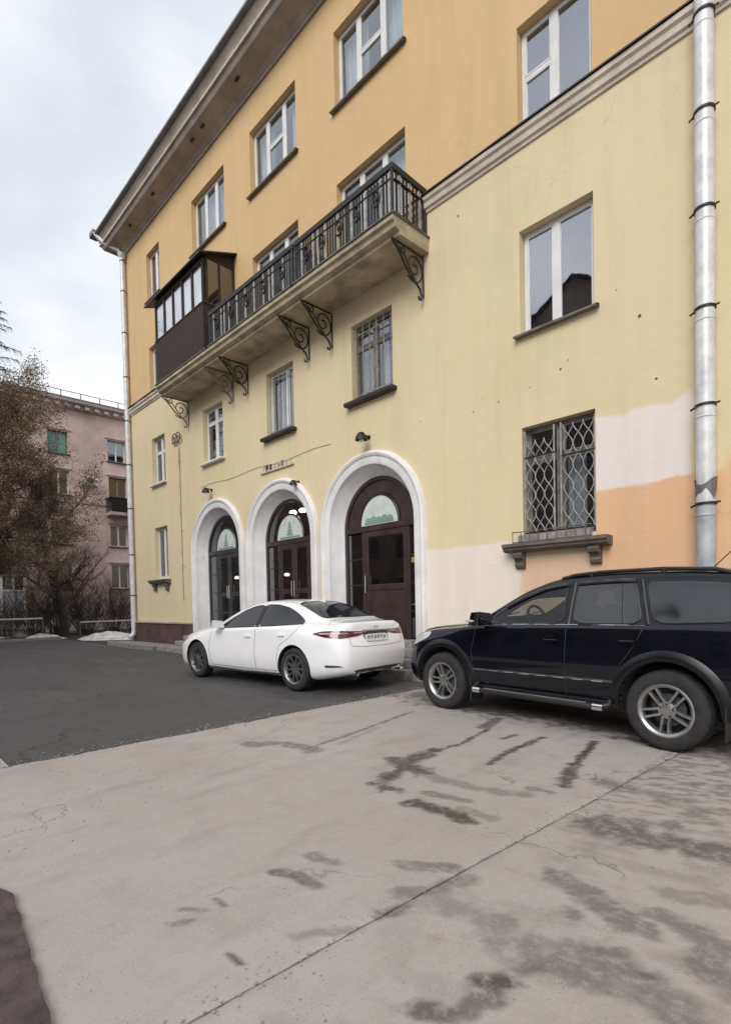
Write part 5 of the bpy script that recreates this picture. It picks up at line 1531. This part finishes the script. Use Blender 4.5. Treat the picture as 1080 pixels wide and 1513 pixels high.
# ---- dark off-roader
def suv(loc, rz):
    car = thing('parked_car', 'dark navy off-road car with roof rails parked at the right', 'car', loc, 'cars parked along the house', world_coords=False)
    car.rotation_euler.z = rz
    T = {'top': tab([(2.13, .74), (2.10, .86), (2.02, .94), (1.85, 1.0), (1.4, 1.06), (1.05, 1.09), (.92, 1.12), (.7, 1.235), (.4, 1.405), (.15, 1.525), (-.05, 1.59), (-.35, 1.63), (-.8, 1.645), (-1.3, 1.635), (-1.75, 1.60), (-1.95, 1.565), (-2.05, 1.50), (-2.12, 1.36), (-2.15, 1.15)]),
         'belt': tab([(2.13, .66), (2.0, .80), (1.7, .93), (1.3, .995), (.8, 1.035), (0, 1.055), (-1.2, 1.07), (-2.0, 1.075), (-2.15, 1.0)]),
         'wb': tab([(2.13, .52), (2.08, .66), (1.95, .76), (1.7, .815), (1.2, .835), (0, .85), (-1.4, .85), (-1.85, .82), (-2.05, .76), (-2.15, .66)]),
         'wm': tab([(2.13, .58), (2.08, .72), (1.95, .82), (1.75, .87), (1.3, .885), (.7, .875), (-.5, .875), (-1.3, .89), (-1.8, .87), (-2.05, .81), (-2.15, .70)]),
         'wr': tab([(2.13, .42), (1.95, .60), (1.6, .68), (1.1, .71), (.9, .715), (.4, .685), (0, .655), (-.6, .645), (-1.6, .64), (-1.95, .61), (-2.1, .55), (-2.15, .50)]),
         'zre': tab([(2.13, .03), (1.0, .035), (.5, .055), (0, .07), (-1.6, .07), (-2.0, .06), (-2.15, .05)]),
         'zm': tab([(2.13, .55), (1.8, .62), (.8, .66), (-1, .68), (-2.15, .66)]),
         'zb': tab([(2.13, .34), (1.8, .27), (-1.7, .28), (-2.15, .36)])}
    xs = list(np.linspace(2.13, 1.95, 9)) + list(np.linspace(1.91, -1.9, 76)) + list(np.linspace(-1.94, -2.15, 9))
    def deform(x, y, z):
        f = max(0.0, (x - 1.85) / .28); t = max(0.0, (-1.9 - x) / .25)
        return squeeze(x + 0.06 * f * max(0.0, 1 - ((z - .5) / .22) ** 2) - 0.07 * t * max(0.0, 1 - ((z - .5) / .2) ** 2), .82 if x > 0 else 1.0, 1.74)
    me = loft_body(T, xs, deform)
    full = BVHTree.FromPolygons([v_.co.copy() for v_ in me.vertices], [tuple(p.vertices) for p in me.polygons])
    R = 0.355; ax_f, ax_r = 1.32, -1.32
    wf = [(.70, 1.085), (.46, 1.24), (.18, 1.40), (-.06, 1.49), (-.30, 1.515), (-.32, 1.10)]
    wd = [(-.40, 1.515), (-.72, 1.525), (-.98, 1.52), (-1.10, 1.11), (-.40, 1.105)]
    wq = [(-1.07, 1.515), (-1.5, 1.50), (-1.80, 1.47), (-1.88, 1.14), (-1.19, 1.115)]
    cut = []
    for xx in (ax_f, ax_r):
        for s in (1, -1): cut.append(well(xx, R + 0.015, R + 0.065, .56 if s > 0 else -1.3, 1.3 if s > 0 else -.56))
    for wq_ in (wf, wd): cut.append(hole(inset(wq_, .94), -1.3, 1.3))
    cut.append(hole(inset(wq, .92), -1.3, 1.3))
    # hollow cabin, and the windscreen opened into it
    cp = [(.80, .70), (.80, .98), (.62, 1.12), (.10, 1.44), (-.10, 1.53), (-1.70, 1.53), (-1.88, 1.10), (-1.88, .70)]
    cav = MB(); nn = len(cp); hw = lambda z: .75 if z < 1.06 else .75 - .17 * (z - 1.06) / .47
    cav.add([(a, hw(b), b) for a, b in cp] + [(a, -hw(b), b) for a, b in cp], [tuple(range(nn)), tuple(range(2 * nn - 1, nn - 1, -1))] + [(i, i + nn, (i + 1) % nn + nn, (i + 1) % nn) for i in range(nn)])
    cut.insert(0, cav)
    ws = [(.82, .60), (.86, 0), (.82, -.60), (.5, -.56), (.24, -.52), (.20, 0), (.24, .52), (.5, .56)]
    wsq = MB(); wsq.prism([tuple(p) for p in resample(smooth_poly(ws), 40)], .98, 2.0, plane='XY'); cut.append(wsq)
    body = boolean_cut(me, cut, [M['navy_paint'], M['cabin']])
    body.shade_smooth(); body.set_sharp_from_angle(angle=math.radians(32))
    link('body', body, car)
    dark = (0.007, M['black_plastic'])
    for (st, dr, s) in ((SIDE, SD, 1), (SIDER, SDR, -1)):
        patch(full, wf, st, dr, 0.003, M['car_glass_clear'], 'side_window', car, rim=dark)
        patch(full, wd, st, dr, 0.003, M['car_glass_grey'], 'side_window', car, rim=dark)
        patch(full, wq, st, dr, 0.003, M['car_glass_grey'], 'side_window', car, rim=dark)
        seam(full, [(-.86, 1.52), (-.92, 1.11)], st, dr, M['black_plastic'], 'window_bar', car, r=0.014, off=-0.008)
        seam(full, [(-.36, 1.52), (-.36, 1.09)], st, dr, M['black_plastic'], 'pillar_trim', car, r=0.028, off=-0.02)
        seam(full, [(-1.03, 1.52), (-1.15, 1.10)], st, dr, M['black_plastic'], 'pillar_trim', car, r=0.022, off=-0.015)
        # rain deflectors over the doors
        q = MB()
        for a, b in ((.44, -.30), (-.40, -.98)):
            pts = []
            for k in range(13):
                xx = a + (b - a) * k / 12; zz = T['top'](xx) - T['zre'](xx) - .05
                loc_, _, _, _ = full.ray_cast(Vector((xx, 2 * s, zz)), Vector((0, -s, 0))); pts.append(loc_ + Vector((0, .02 * s, 0)))
            q.tube(pts, 0.022, 6)
        q.build('rain_deflector', M['grey_trim'], car, 60)
        seam(full, [(.72, 1.075), (0, 1.088), (-1.12, 1.10)], st, dr, M['chrome'], 'belt_trim', car, r=0.006, off=0.002)
        seam(full, [(.80, 1.06), (.86, .75), (.80, .36)], st, dr, M['black_plastic'], 'door_seam', car)
        seam(full, [(-.36, 1.08), (-.35, .7), (-.36, .36)], st, dr, M['black_plastic'], 'door_seam', car)
        seam(full, [(-1.13, 1.1), (-1.05, .92), (-.90, .7), (-.84, .36)], st, dr, M['black_plastic'], 'door_seam', car)
        seam(full, [(.80, .36), (-.84, .36)], st, dr, M['black_plastic'], 'sill_seam', car)
        # protective moulding with bright dashes
        seam(full, [(.84, .545), (-.36, .555), (-.85, .56)], st, dr, M['grey_trim'], 'side_moulding', car, r=0.016, off=-0.006)
        for k in range(8):
            a = .80 - k * .205
            patch(full, [(a, .542 + .001 * k), (a - .13, .544 + .001 * k), (a - .13, .553 + .001 * k), (a, .551 + .001 * k)], st, dr, 0.014, M['chrome'], 'bright_dash', car, rings=1, n=16)
        for hx, hz in ((-.20, .935), (-.99, .955)):
            patch(full, [(hx - .09, hz - .022), (hx + .09, hz - .022), (hx + .09, hz + .018), (hx - .09, hz + .02)], st, dr, 0.024, M['navy_paint'], 'door_handle', car, thick=0.032, rings=3, n=24)
            patch(full, [(hx - .08, hz - .002), (hx + .08, hz - .004), (hx + .08, hz + .006), (hx - .08, hz + .008)], st, dr, 0.028, M['chrome'], 'handle_trim', car, thick=0.006, rings=1, n=16)
        # mirror with a bright cap
        q = MB(); y = s
        q.add([(a, b * y, c) for a, b, c in ((.72, .84, 1.08), (.58, .84, 1.08), (.76, 1.04, 1.07), (.58, 1.07, 1.07), (.56, 1.07, 1.23), (.72, 1.03, 1.22), (.66, .89, 1.20), (.55, .89, 1.21), (.80, .95, 1.15))], [(0, 1, 3, 2), (2, 3, 4, 5), (5, 4, 7, 6), (1, 7, 4, 3), (0, 8, 6), (0, 2, 8), (2, 5, 8), (5, 6, 8), (0, 6, 7, 1)])
        mo = q.build('wing_mirror', M['navy_paint'], car, 50)
        MB().bev(.62, .79, min(.94 * y, 1.055 * y), max(.94 * y, 1.055 * y), 1.11, 1.135, .006).build('mirror_indicator', M['clear_lens'], mo)
        # wheel-arch flares
        for xx in (ax_f, ax_r):
            pts = []
            q = MB(); n = 30; vs = []; Ra = R + 0.065
            for k in range(n + 1):
                a = math.radians(-8 + 196 * k / n)
                base_ = Vector((xx + Ra * math.cos(a), 0, R + .015 + Ra * math.sin(a)))
                outw = Vector((xx + (Ra + .095) * math.cos(a), 0, R + .015 + (Ra + .095) * math.sin(a)))
                row = []
                for p_, o_ in ((base_, .018), (base_.lerp(outw, .12), .026), (base_.lerp(outw, .55), .020), (outw, .001)):
                    hloc, _, _, _ = full.ray_cast(Vector((p_.x, 2 * s, max(p_.z, .30))), Vector((0, -s, 0)))
                    yy = hloc.y if hloc is not None else .86 * s
                    row.append((p_.x, yy + o_ * s, p_.z))
                row.insert(0, (base_.x, row[0][1] - .09 * s, base_.z))
                vs += row
            L = 5
            fs = [(k * L + i, k * L + i + 1, (k + 1) * L + i + 1, (k + 1) * L + i) for k in range(n) for i in range(L - 1)]
            q.add(vs, fs); q.build('wheel_arch_flare', M['flare'], car, 50)
            # mud flap behind the wheel
            MB().bev(xx - R - .115, xx - R - .10, min(.66 * s, .90 * s), max(.66 * s, .90 * s), .16, .46, .005).build('mud_flap', M['black_plastic'], car)
        # tubular side step
        q = MB(); q.tube([(.78, .80 * s, .40), (.80, .90 * s, .335), (.72, .94 * s, .315), (-.74, .94 * s, .315), (-.82, .90 * s, .335), (-.80, .80 * s, .40)], 0.028, 12); q.build('side_step', M['black_plastic'], car, 50)
        MB().bev(-.62, .62, min(.925 * s, .955 * s), max(.925 * s, .955 * s), .340, .347, .003).build('step_tread', M['alloy'], car)
        for xx in (.72, -.74): 
            q = MB(); q.lathe([(0.001, -.05), (.034, -.05), (.036, .05), (0.001, .052)], (xx, .94 * s, .315), 'X', 14); q.build('step_end', M['chrome'], car, 40)
        # roof rail on feet
        rr = [(-.18, 1.57), (-.32, 1.60), (-.6, 1.618), (-1.2, 1.618), (-1.62, 1.59), (-1.75, 1.55)]
        q = MB(); q.tube([(a, (.60 - .01) * s, b) for a, b in rr], 0.019, 10)
        for a in (-.5, -1.2): q.tube([(a, .59 * s, 1.56), (a, .59 * s, 1.618)], 0.022, 8)
        q.build('roof_rail', M['black_plastic'], car, 50)
        patch(full, [(1.97, .85), (1.80, .955), (1.55, .97), (1.57, .90), (1.84, .79), (1.97, .76)], st, dr, 0.006, M['clear_lens'], 'headlight', car, thick=.02)
        patch(full, [(-2.0, .75), (-1.90, .75), (-1.88, 1.06), (-2.02, 1.04)], st, dr, 0.006, M['red_lens'], 'tail_light', car, thick=.02)
        wheel(car, (ax_f, .785 * s, R), s, R, 0.232, 0.235, 'twin', M['alloy']); wheel(car, (ax_r, .785 * s, R), s, R, 0.232, 0.235, 'twin', M['alloy'])
        # seats and headrests seen through the front window
        q = MB(); q.bev(-.42, -.22, .14 if s > 0 else -.62, .62 if s > 0 else -.14, .95, 1.28, .06); q.bev(-.42, -.30, .27 if s > 0 else -.5, .5 if s > 0 else -.27, 1.29, 1.45, .04); q.build('seat', M['seat'], car, 50)
    q = MB(); cx_, cy_, cz_ = .28, .36, 1.11
    q.tube([(cx_ + .06 * math.sin(a), cy_ + .18 * math.cos(a), cz_ + .17 * math.sin(a)) for a in np.linspace(0, 2 * math.pi, 25)[:-1]], .016, 8, closed=True); q.build('steering_wheel', M['black_plastic'], car, 60)
    patch(full, [(.86, .64), (.90, 0), (.86, -.64), (.5, -.60), (.20, -.56), (.16, 0), (.20, .56), (.5, .60)], TOP, TD, 0.003, M['car_glass_clear'], 'windscreen', car, rings=10, rim=dark)
    patch(full, [(-.52, 1.14), (.52, 1.14), (.47, 1.46), (-.47, 1.46)], REAR, RD, 0.004, M['car_glass_grey'], 'rear_window', car, rings=5, rim=dark)
    seam(full, [(.95, .66), (1.5, .62), (1.95, .52)], TOP, TD, M['black_plastic'], 'bonnet_seam', car)
    seam(full, [(.95, -.66), (1.5, -.62), (1.95, -.52)], TOP, TD, M['black_plastic'], 'bonnet_seam', car)
    q = MB()
    for yy in (.25, -.30): q.tube([(.90, yy, 1.14), (.80, yy - .28, 1.20)], .008, 6)
    q.build('wipers', M['black_plastic'], car)
    patch(full, [(-.42, .66), (.42, .66), (.45, .86), (-.45, .86)], FRONT, FD, 0.006, M['black_plastic'], 'grille', car, rings=4, thick=.01)
    q = MB(); q.lathe([(.001, -.11), (.30, -.11), (.345, -.09), (.36, -.05), (.36, .05), (.345, .10), (.30, .115), (.001, .12)], (-2.27, 0, .92), 'X', 36); q.build('spare_wheel', M['rubber'], car, 40)
    q = MB(); q.tube([(-1.45, .1, 1.63), (-1.62, .1, 1.80)], .005, 6); q.build('antenna', M['black_plastic'], car)
    return car
suv((-2.76, 6.13, 0.0), math.pi - 0.0907)
# ---------------------------------------------------------------- far house
M['pink_wall'] = plain('faded_pink_plaster', (0.66, 0.49, 0.455), 0.9, var=0.16, scale=0.5)
M['grey_pink'] = plain('grey_pink_plaster', (0.54, 0.46, 0.43), 0.9, var=0.12, scale=0.5)
M['red_roof'] = plain('brown_tin_roof', (0.10, 0.055, 0.045), 0.6, 0.1, var=0.2, scale=0.8)
FX = -36.0
far = thing('apartment_building', 'faded pink four-storey house far behind the bare tree', 'building', (FX, 8, 0))
bays = [-0.7, 2.7, 6.1, 9.5, 12.9, 16.3]
levels = [(2.6, 4.15), (5.3, 6.7), (8.3, 9.75), (10.75, 12.1)]
FY0, FY1, FZ = -4.0, 20.0, 13.55
ops = [(b - 0.55, b + 0.55, z0, z1) for b in bays for z0, z1 in levels]
def fwall(q, z0_, z1_):
    ys = sorted({FY0, FY1} | {o[0] for o in ops} | {o[1] for o in ops}); zz = sorted({z0_, z1_} | {z for o in ops for z in o[2:] if z0_ < z < z1_})
    for i in range(len(ys) - 1):
        for j in range(len(zz) - 1):
            ym, zm = (ys[i] + ys[i + 1]) / 2, (zz[j] + zz[j + 1]) / 2
            if any(o[0] < ym < o[1] and o[2] < zm < o[3] for o in ops): continue
            q.add([(FX, ys[i], zz[j]), (FX, ys[i + 1], zz[j]), (FX, ys[i + 1], zz[j + 1]), (FX, ys[i], zz[j + 1])], [(0, 1, 2, 3)])
q = MB(); fwall(q, 0.0, 13.56)
for (a, b, z0, z1) in ops:
    for (p, s) in (((a, z0), (b, z0)), ((b, z0), (b, z1)), ((b, z1), (a, z1)), ((a, z1), (a, z0))):
        q.add([(FX, p[0], p[1]), (FX, s[0], s[1]), (FX - .25, s[0], s[1]), (FX - .25, p[0], p[1])], [(0, 1, 2, 3)])
q.add([(FX, FY0, 0), (FX - 12, FY0, 0), (FX - 12, FY0, FZ), (FX, FY0, FZ)], [(0, 1, 2, 3)])
q.add([(FX, FY1, 0), (FX - 12, FY1, 0), (FX - 12, FY1, FZ), (FX, FY1, FZ)], [(0, 1, 2, 3)])
fm = bpy.data.meshes.new('wall'); fm.from_pydata(q.v, [], q.f); fm.materials.append(M['pink_wall']); link('wall', fm, far)
q = MB(); q.bev(FX, FX + .06, FY0, FY1, 7.85, 8.02, .01); q.build('string_course', M['grey_pink'], far)
q = MB(); q.bev(FX, FX + .05, FY0, FY1, 0.0, 1.3, .01); q.build('plinth', M['grey_pink'], far)
q = MB(); q.prism([(FX, 13.5), (FX + .15, 13.55), (FX + .2, 13.75), (FX + .5, 13.85), (FX + .55, 14.05), (FX - .1, 14.1)], FY0 - .3, FY1 + .3, plane='XZ'); fc = q.build('cornice', M['grey_pink'], far)
dm = unit_box('dentil', .22, .28, .2, M['grey_pink'], .02)
y = FY0
while y < FY1: link('dentil', dm, fc, (FX + .28, y, 13.66)); y += .56
q = MB(); q.add([(FX + .6, FY0 - .4, 14.06), (FX + .6, FY1 + .4, 14.06), (FX - 6, FY1 - 4, 16.4), (FX - 6, FY0 + 4, 16.4), (FX - 12.6, FY1 + .4, 14.06), (FX - 12.6, FY0 - .4, 14.06)], [(0, 1, 2, 3), (3, 2, 4, 5), (0, 3, 5), (1, 4, 2)])
rf = q.build('roof', M['red_roof'], far)
for k in range(22):                              # standing rail along the eaves
    yy = FY0 + .5 + k * 1.1
    MB().box(FX + .22, FX + .26, yy - .02, yy + .02, 14.15, 14.5).build('roof_rail_post', M['black_iron'], rf)
MB().box(FX + .225, FX + .255, FY0, FY1, 14.5, 14.53).build('roof_rail', M['black_iron'], rf)
M['far_glass'] = glass('far_window_glass', (0.35, 0.37, 0.38), 0.2)
M['teal_glass'] = plain('teal_film', (0.16, 0.33, 0.30), 0.35, var=0.15, scale=2)
for bi, b in enumerate(bays):
    for li, (z0, z1) in enumerate(levels):
        q = MB(); xo = FX - .2
        wood = M['pvc'] if (bi + li) % 3 else M['old_wood']
        for (a, c, d, e) in ((b - .548, b + .548, z0 + .002, z0 + .07), (b - .548, b + .548, z1 - .07, z1 - .002), (b - .548, b - .48, z0 + .07, z1 - .07), (b + .48, b + .548, z0 + .07, z1 - .07), (b - .04, b + .04, z0 + .07, z1 - .07)):
            q.box(xo - .04, xo + .03, a, c, d, e)
        w_ = q.build('window', wood, far)
        for (a, c) in ((b - .48, b - .04), (b + .04, b + .48)):
            MB().box(xo - .02, xo - .012, a, c, z0 + .07, z1 - .07).build('pane', M['teal_glass'] if (b == 9.5 and li == 3) else M['far_glass'], w_)
        MB().box(xo - .9, xo - .85, b - 1, b + 1, z0 - .3, z1 + .3).build('room', M['room'] if (bi * 3 + li) % 3 else M['curtain'], w_)
        MB().bev(FX - .1, FX + .12, b - .65, b + .65, z0 - .06, z0 + .004, .01).build('sill', M['zinc'], w_)
        MB().bev(FX + .002, FX + .07, b - .72, b + .72, z1 + .08, z1 + .17, .01).build('window_head', M['grey_pink'], w_)
# balcony on the third level beside the yellow house
q = MB().bev(FX + .004, FX + .9, 12.1, 13.9, 7.2, 7.4, .02); fb_ = q.build('balcony', M['grey_plaster'], far)
for k in range(15): MB().box(FX + .85, FX + .88, 12.15 + k * .12 - .012, 12.15 + k * .12 + .012, 7.402, 8.28).build('picket', M['black_iron'], fb_)
for k in range(6):
    for yy in (12.13, 13.87): MB().box(FX + .1 + k * .14, FX + .12 + k * .14, yy - .012, yy + .012, 7.402, 8.28).build('picket', M['black_iron'], fb_)
MB().box(FX + .01, FX + .9, 12.1, 13.9, 8.28, 8.33).build('handrail', M['black_iron'], fb_)
MB().bev(FX + .82, FX + .84, 12.2, 13.8, 7.42, 8.2, .005).build('panel', M['brown_wood'], fb_)
ac = thing('air_conditioner', 'white air-conditioner box on the pink wall left of the far balcony', 'air conditioner', (FX + .2, 11.2, 9.0))
MB().bev(FX + .08, FX + .4, 10.85, 11.6, 8.98, 9.5, .03).build('case', M['pvc'], ac)
q = MB(); q.lathe([(.02, .402), (.17, .404), (.19, .40)], (FX, 11.15, 9.24), 'X', 20); q.build('fan_ring', M['grey_trim'], ac)
q = MB().box(FX, FX + .35, 10.95, 10.99, 8.93, 8.978).box(FX, FX + .35, 11.46, 11.5, 8.93, 8.978); q.build('bracket', M['black_iron'], ac)

# pale entrance at the left end
en = MB().bev(FX + .06, FX + .5, 6.0, 7.75, 3.55, 3.75, .02).build('entrance_canopy', M['white_plaster'], far)
q = MB()
for (a, b, c, d) in ((6.3, 7.55, 3.3, 3.45), (6.3, 6.42, .2, 3.3), (7.43, 7.55, .2, 3.3), (6.87, 6.98, .2, 3.3), (6.42, 7.43, 2.4, 2.5)): q.bev(FX + .055, FX + .16, a, b, c, d, .01)
q.build('entrance_frame', M['pvc'], en)
for (a, b) in ((6.43, 6.86), (6.99, 7.42)):
    MB().bev(FX + .056, FX + .11, a, b, .2, 2.39, .01).build('entrance_door', M['pipe_blue'], en); MB().box(FX + .06, FX + .075, a, b, 2.51, 3.29).build('pane', M['far_glass'], en)
# low fence on the far lawn: white posts and rails, two runs
def low_fence(y0, y1, x, z, label):
    f = thing('low_fence', label, 'fence', (x, (y0 + y1) / 2, 0), 'low fence round the far lawn')
    n = max(2, int((y1 - y0) / 1.2))
    for k in range(n + 1):
        yy = y0 + (y1 - y0) * k / n
        MB().bev(x - .03, x + .03, yy - .03, yy + .03, -0.06, z - .05, .005).build('post', M['old_iron'], f)
    MB().bev(x - .04, x + .04, y0, y1, z - .05, z + .02, .01).build('rail', M['white_plaster'], f)
    MB().bev(x - .02, x + .02, y0, y1, z * .5, z * .5 + .04, .005).build('rail', M['old_iron'], f)
low_fence(-3.0, 7.0, -30.2, .92, 'low white-topped fence at the left edge')
low_fence(8.7, 13.5, -30.2, .66, 'low white-topped fence between the tree trunk and the drainpipe')

# ---------------------------------------------------------------- bare trees
M['bark'] = plain('brown_bark', (0.050, 0.036, 0.027), 0.95, var=0.3, scale=6, bstr=0.6)
M['twig'] = plain('brown_twig', (0.14, 0.10, 0.075), 0.95, var=0.25, scale=3, bstr=0)
M['twig_grey'] = plain('grey_twig', (0.12, 0.115, 0.11), 0.95, var=0.2, scale=3, bstr=0)
M['dead_leaf'] = plain('dead_brown_leaf', (0.27, 0.205, 0.14), 0.9, var=0.3, scale=3, bstr=0)
def tree(base, height, spread, name, label, seed, levels_, leaf=0, group=None, trunk_r=0.16, twig='twig', droop=0.0, bare=.28):
    rnd = random.Random(seed)
    t = thing(name, label, 'tree' if 'tree' in name else 'shrub', base, group)
    B = Vector(base)
    trunk, crown, leaves = MB(), MB(), MB()
    tips = []
    def grow(p, d, L, r, lev):
        n = 4 if lev < 2 else 3
        pts, rs = [p], [r]
        for k in range(n):
            d = (d + Vector((rnd.uniform(-.2, .2), rnd.uniform(-.2, .2), rnd.uniform(-.08, .14) - droop * lev * .12))).normalized()
            p = p + d * (L / n); pts.append(p); rs.append(r * (1 - .55 * (k + 1) / n))
        (trunk if lev == 0 else crown).tube(pts, rs, 8 if lev == 0 else (5 if lev < 2 else 3), cap=False)
        if lev >= levels_:
            tips.append((pts[-1], d)); return
        m_ = (7 if lev == 0 else 5 if lev == 1 else 4)
        for k in range(m_):
            f = (bare if lev == 0 else .2) + (1 - (bare if lev == 0 else .2)) * (k + rnd.random()) / m_
            i = min(int(f * n), n - 1); q_ = pts[i].lerp(pts[i + 1], f * n - i)
            a = rnd.uniform(0, 2 * math.pi); tilt = rnd.uniform(.5, 1.15)
            u = d.orthogonal().normalized(); w_ = d.cross(u)
            nd = (d * math.cos(tilt) + (u * math.cos(a) + w_ * math.sin(a)) * math.sin(tilt)).normalized()
            nd = (nd + Vector((0, 0, .2 - droop * .3))).normalized()
            grow(q_, nd, L * rnd.uniform(.42, .68) * spread, r * .5 * (1 - .3 * f), lev + 1)
        grow(pts[-1], d, L * .6, rs[-1], lev + 1)
    grow(B, Vector((rnd.uniform(-.05, .05), rnd.uniform(-.05, .05), 1)), height * .55, trunk_r, 0)
    trunk.build('trunk', M['bark'], t, 60)
    crown.build('crown', M[twig], t)
    if leaf:
        vs, fs = [], []
        for (p, d) in tips:
            for k in range(leaf):
                c = p + Vector((rnd.gauss(0, .14), rnd.gauss(0, .14), rnd.gauss(0, .14)))
                a = Vector((rnd.uniform(-1, 1), rnd.uniform(-1, 1), rnd.uniform(-1, 1))).normalized() * rnd.uniform(.025, .05); b = a.orthogonal().normalized() * rnd.uniform(.015, .03)
                o = len(vs); vs += [c - a, c + b, c + a, c - b]; fs.append((o, o + 1, o + 2, o + 3))
        leaves.add(vs, fs); lm = bpy.data.meshes.new('foliage'); lm.from_pydata(leaves.v, [], leaves.f); lm.materials.append(M['dead_leaf']); link('foliage', lm, t)
    return t
tree((-31.0, 8.15, -.06), 6.8, .95, 'bare_tree', 'bare brown tree whose trunk stands between two snow patches', 3, 5, 0, 'bare trees on the far lawn', .26)
tree((-29.5, 3.4, -.06), 12.5, .86, 'bare_tree', 'tall brown-leaved tree covering the left end of the pink house', 11, 5, 22, 'bare trees on the far lawn', .3)
tree((-32.6, 5.0, -.06), 11.0, .8, 'bare_tree', 'brown-leaved tree close to the pink wall behind the fence', 21, 5, 20, 'bare trees on the far lawn', .24)
def larch(base, h, label, seed):
    rnd = random.Random(seed)
    t = thing('larch_tree', label, 'tree', base); B = Vector(base)
    q = MB(); q.tube([B, B + Vector((.1, .1, h * .5)), B + Vector((.15, 0, h))], [.36, .2, .02], 8); q.build('trunk', M['bark'], t, 60)
    q = MB()
    for k in range(150):
        f = .22 + .77 * k / 150; z = h * f; L = (1 - f) * h * .23 * rnd.uniform(.6, 1.15) + .4; a = rnd.uniform(0, 6.283)
        p = B + Vector((.1, .05, z)); pts = [p]
        for j in range(6):
            p = p + Vector((math.cos(a), math.sin(a), .16 - .09 * j)) * (L / 6); pts.append(p); a += rnd.uniform(-.12, .12)
            for s_ in range(7):
                b = a + rnd.choice((-1, 1)) * rnd.uniform(.4, 1.2); l_ = L * rnd.uniform(.12, .3); o_ = pts[-2].lerp(p, rnd.random())
                e = o_ + Vector((math.cos(b), math.sin(b), -.25)) * l_
                q.tube([o_, o_.lerp(e, .5) + Vector((0, 0, .03)), e + Vector((0, 0, -l_ * .35))], [.022, .018, .008], 3, cap=False)
        q.tube(pts, [.05, .045, .04, .03, .025, .015, .008], 4, cap=False)
    q.build('crown', M['twig_grey'], t)
larch((-60, 10.1, -.06), 34.5, 'tall pale bare larch rising above the roof at the left edge', 5)
def shrub(c, h, seed, label):
    rnd = random.Random(seed)
    t = thing('bare_shrub', label, 'shrub', c, 'leafless shrubs in front of the pink house')
    q = MB()
    for k in range(70):
        a = rnd.uniform(0, 6.283); r_ = rnd.uniform(0, .45)
        p = Vector(c) + Vector((r_ * math.cos(a), r_ * math.sin(a), 0)); d = Vector((math.cos(a) * rnd.uniform(.1, .7), math.sin(a) * rnd.uniform(.1, .7), 1)).normalized()
        L = h * rnd.uniform(.6, 1.05); pts = [p]
        for j in range(5):
            d = (d + Vector((rnd.uniform(-.2, .2), rnd.uniform(-.2, .2), 0))).normalized(); p = p + d * L / 5; pts.append(p)
            if j > 0:
                for z_ in range(3):
                    e = (d + Vector((rnd.uniform(-.9, .9), rnd.uniform(-.9, .9), rnd.uniform(-.2, .5)))).normalized()
                    m_ = p + e * L * .14
                    q.tube([p, m_, m_ + (e + Vector((rnd.uniform(-.4, .4), rnd.uniform(-.4, .4), .2))).normalized() * L * .13], [.007, .005, .003], 3, cap=False)
        q.tube(pts, [.016, .014, .012, .010, .007, .004], 4, cap=False)
    q.build('stems', M['twig'], t)
for i, (c, h, lb) in enumerate([((-32.2, 9.6, -.06), 2.6, 'leafless shrub just right of the bare tree trunk'), ((-32.6, 11.2, -.06), 2.9, 'leafless shrub under the far balcony'), ((-33.2, 12.8, -.06), 2.3, 'leafless shrub beside the corner drainpipe'),
                               ((-32.5, 7.2, -.06), 2.4, 'leafless shrub just left of the bare tree trunk'), ((-31.8, 5.8, -.06), 2.2, 'leafless shrub at the left edge behind the fence'), ((-33.8, 8.6, -.06), 3.4, 'tall leafless shrub behind the bare tree trunk')]): shrub(c, h, 40 + i, lb)

# ---------------------------------------------------------------- houses across the street, seen in the glass and the car paint
M['far_brick'] = plain('dark_brick_wall', (0.20, 0.15, 0.125), 0.9, var=0.2, scale=0.6)
def block(x0, x1, y1, dep, zt, peak, label):
    t = thing('apartment_building', label, 'building', ((x0 + x1) / 2, y1, 0), 'houses across the street')
    y0 = y1 - dep; xm = (x0 + x1) / 2
    q = MB()
    if peak: q.prism([(x0, 0), (x1, 0), (x1, zt), (xm, peak), (x0, zt)], y0, y1)
    else: q.box(x0, x1, y0, y1, 0, zt)
    q.build('wall', M['far_brick'], t)
    q = MB()
    if peak:
        for s in (x0 - .4, x1 + .4):
            q.add([(s, y0 - .3, zt - .2), (s, y1 + .4, zt - .2), (xm, y1 + .4, peak + .1), (xm, y0 - .3, peak + .1)], [(0, 1, 2, 3)])
    else: q.bev(x0 - .4, x1 + .4, y0 - .4, y1 + .4, zt + .004, zt + .4, .05)
    q.build('roof', M['red_roof'], t)
    nb = int((x1 - x0) / 3.4)
    wm = unit_box('window', 1.3, .06, 1.6, M['far_glass2'])
    for i in range(nb):
        for k in range(int(zt / 3.3)):
            link('window', wm, t, ((x0 + (x1 - x0) * (i + .5) / nb) , y1 + .02, 2.4 + 3.3 * k))
            t.children[-1].matrix_parent_inverse = Matrix.Translation(-Vector(t['world_inv']))
M['far_glass2'] = plain('dark_window', (0.05, 0.055, 0.06), 0.2, var=0.2, scale=1)
block(-23.5, -5.0, -16.0, 14, 15.5, 20.5, 'tall gabled house across the street mirrored in the upper window')
block(-64, -26, -15.0, 12, 12.5, None, 'long flat-roofed house across the street to the left')
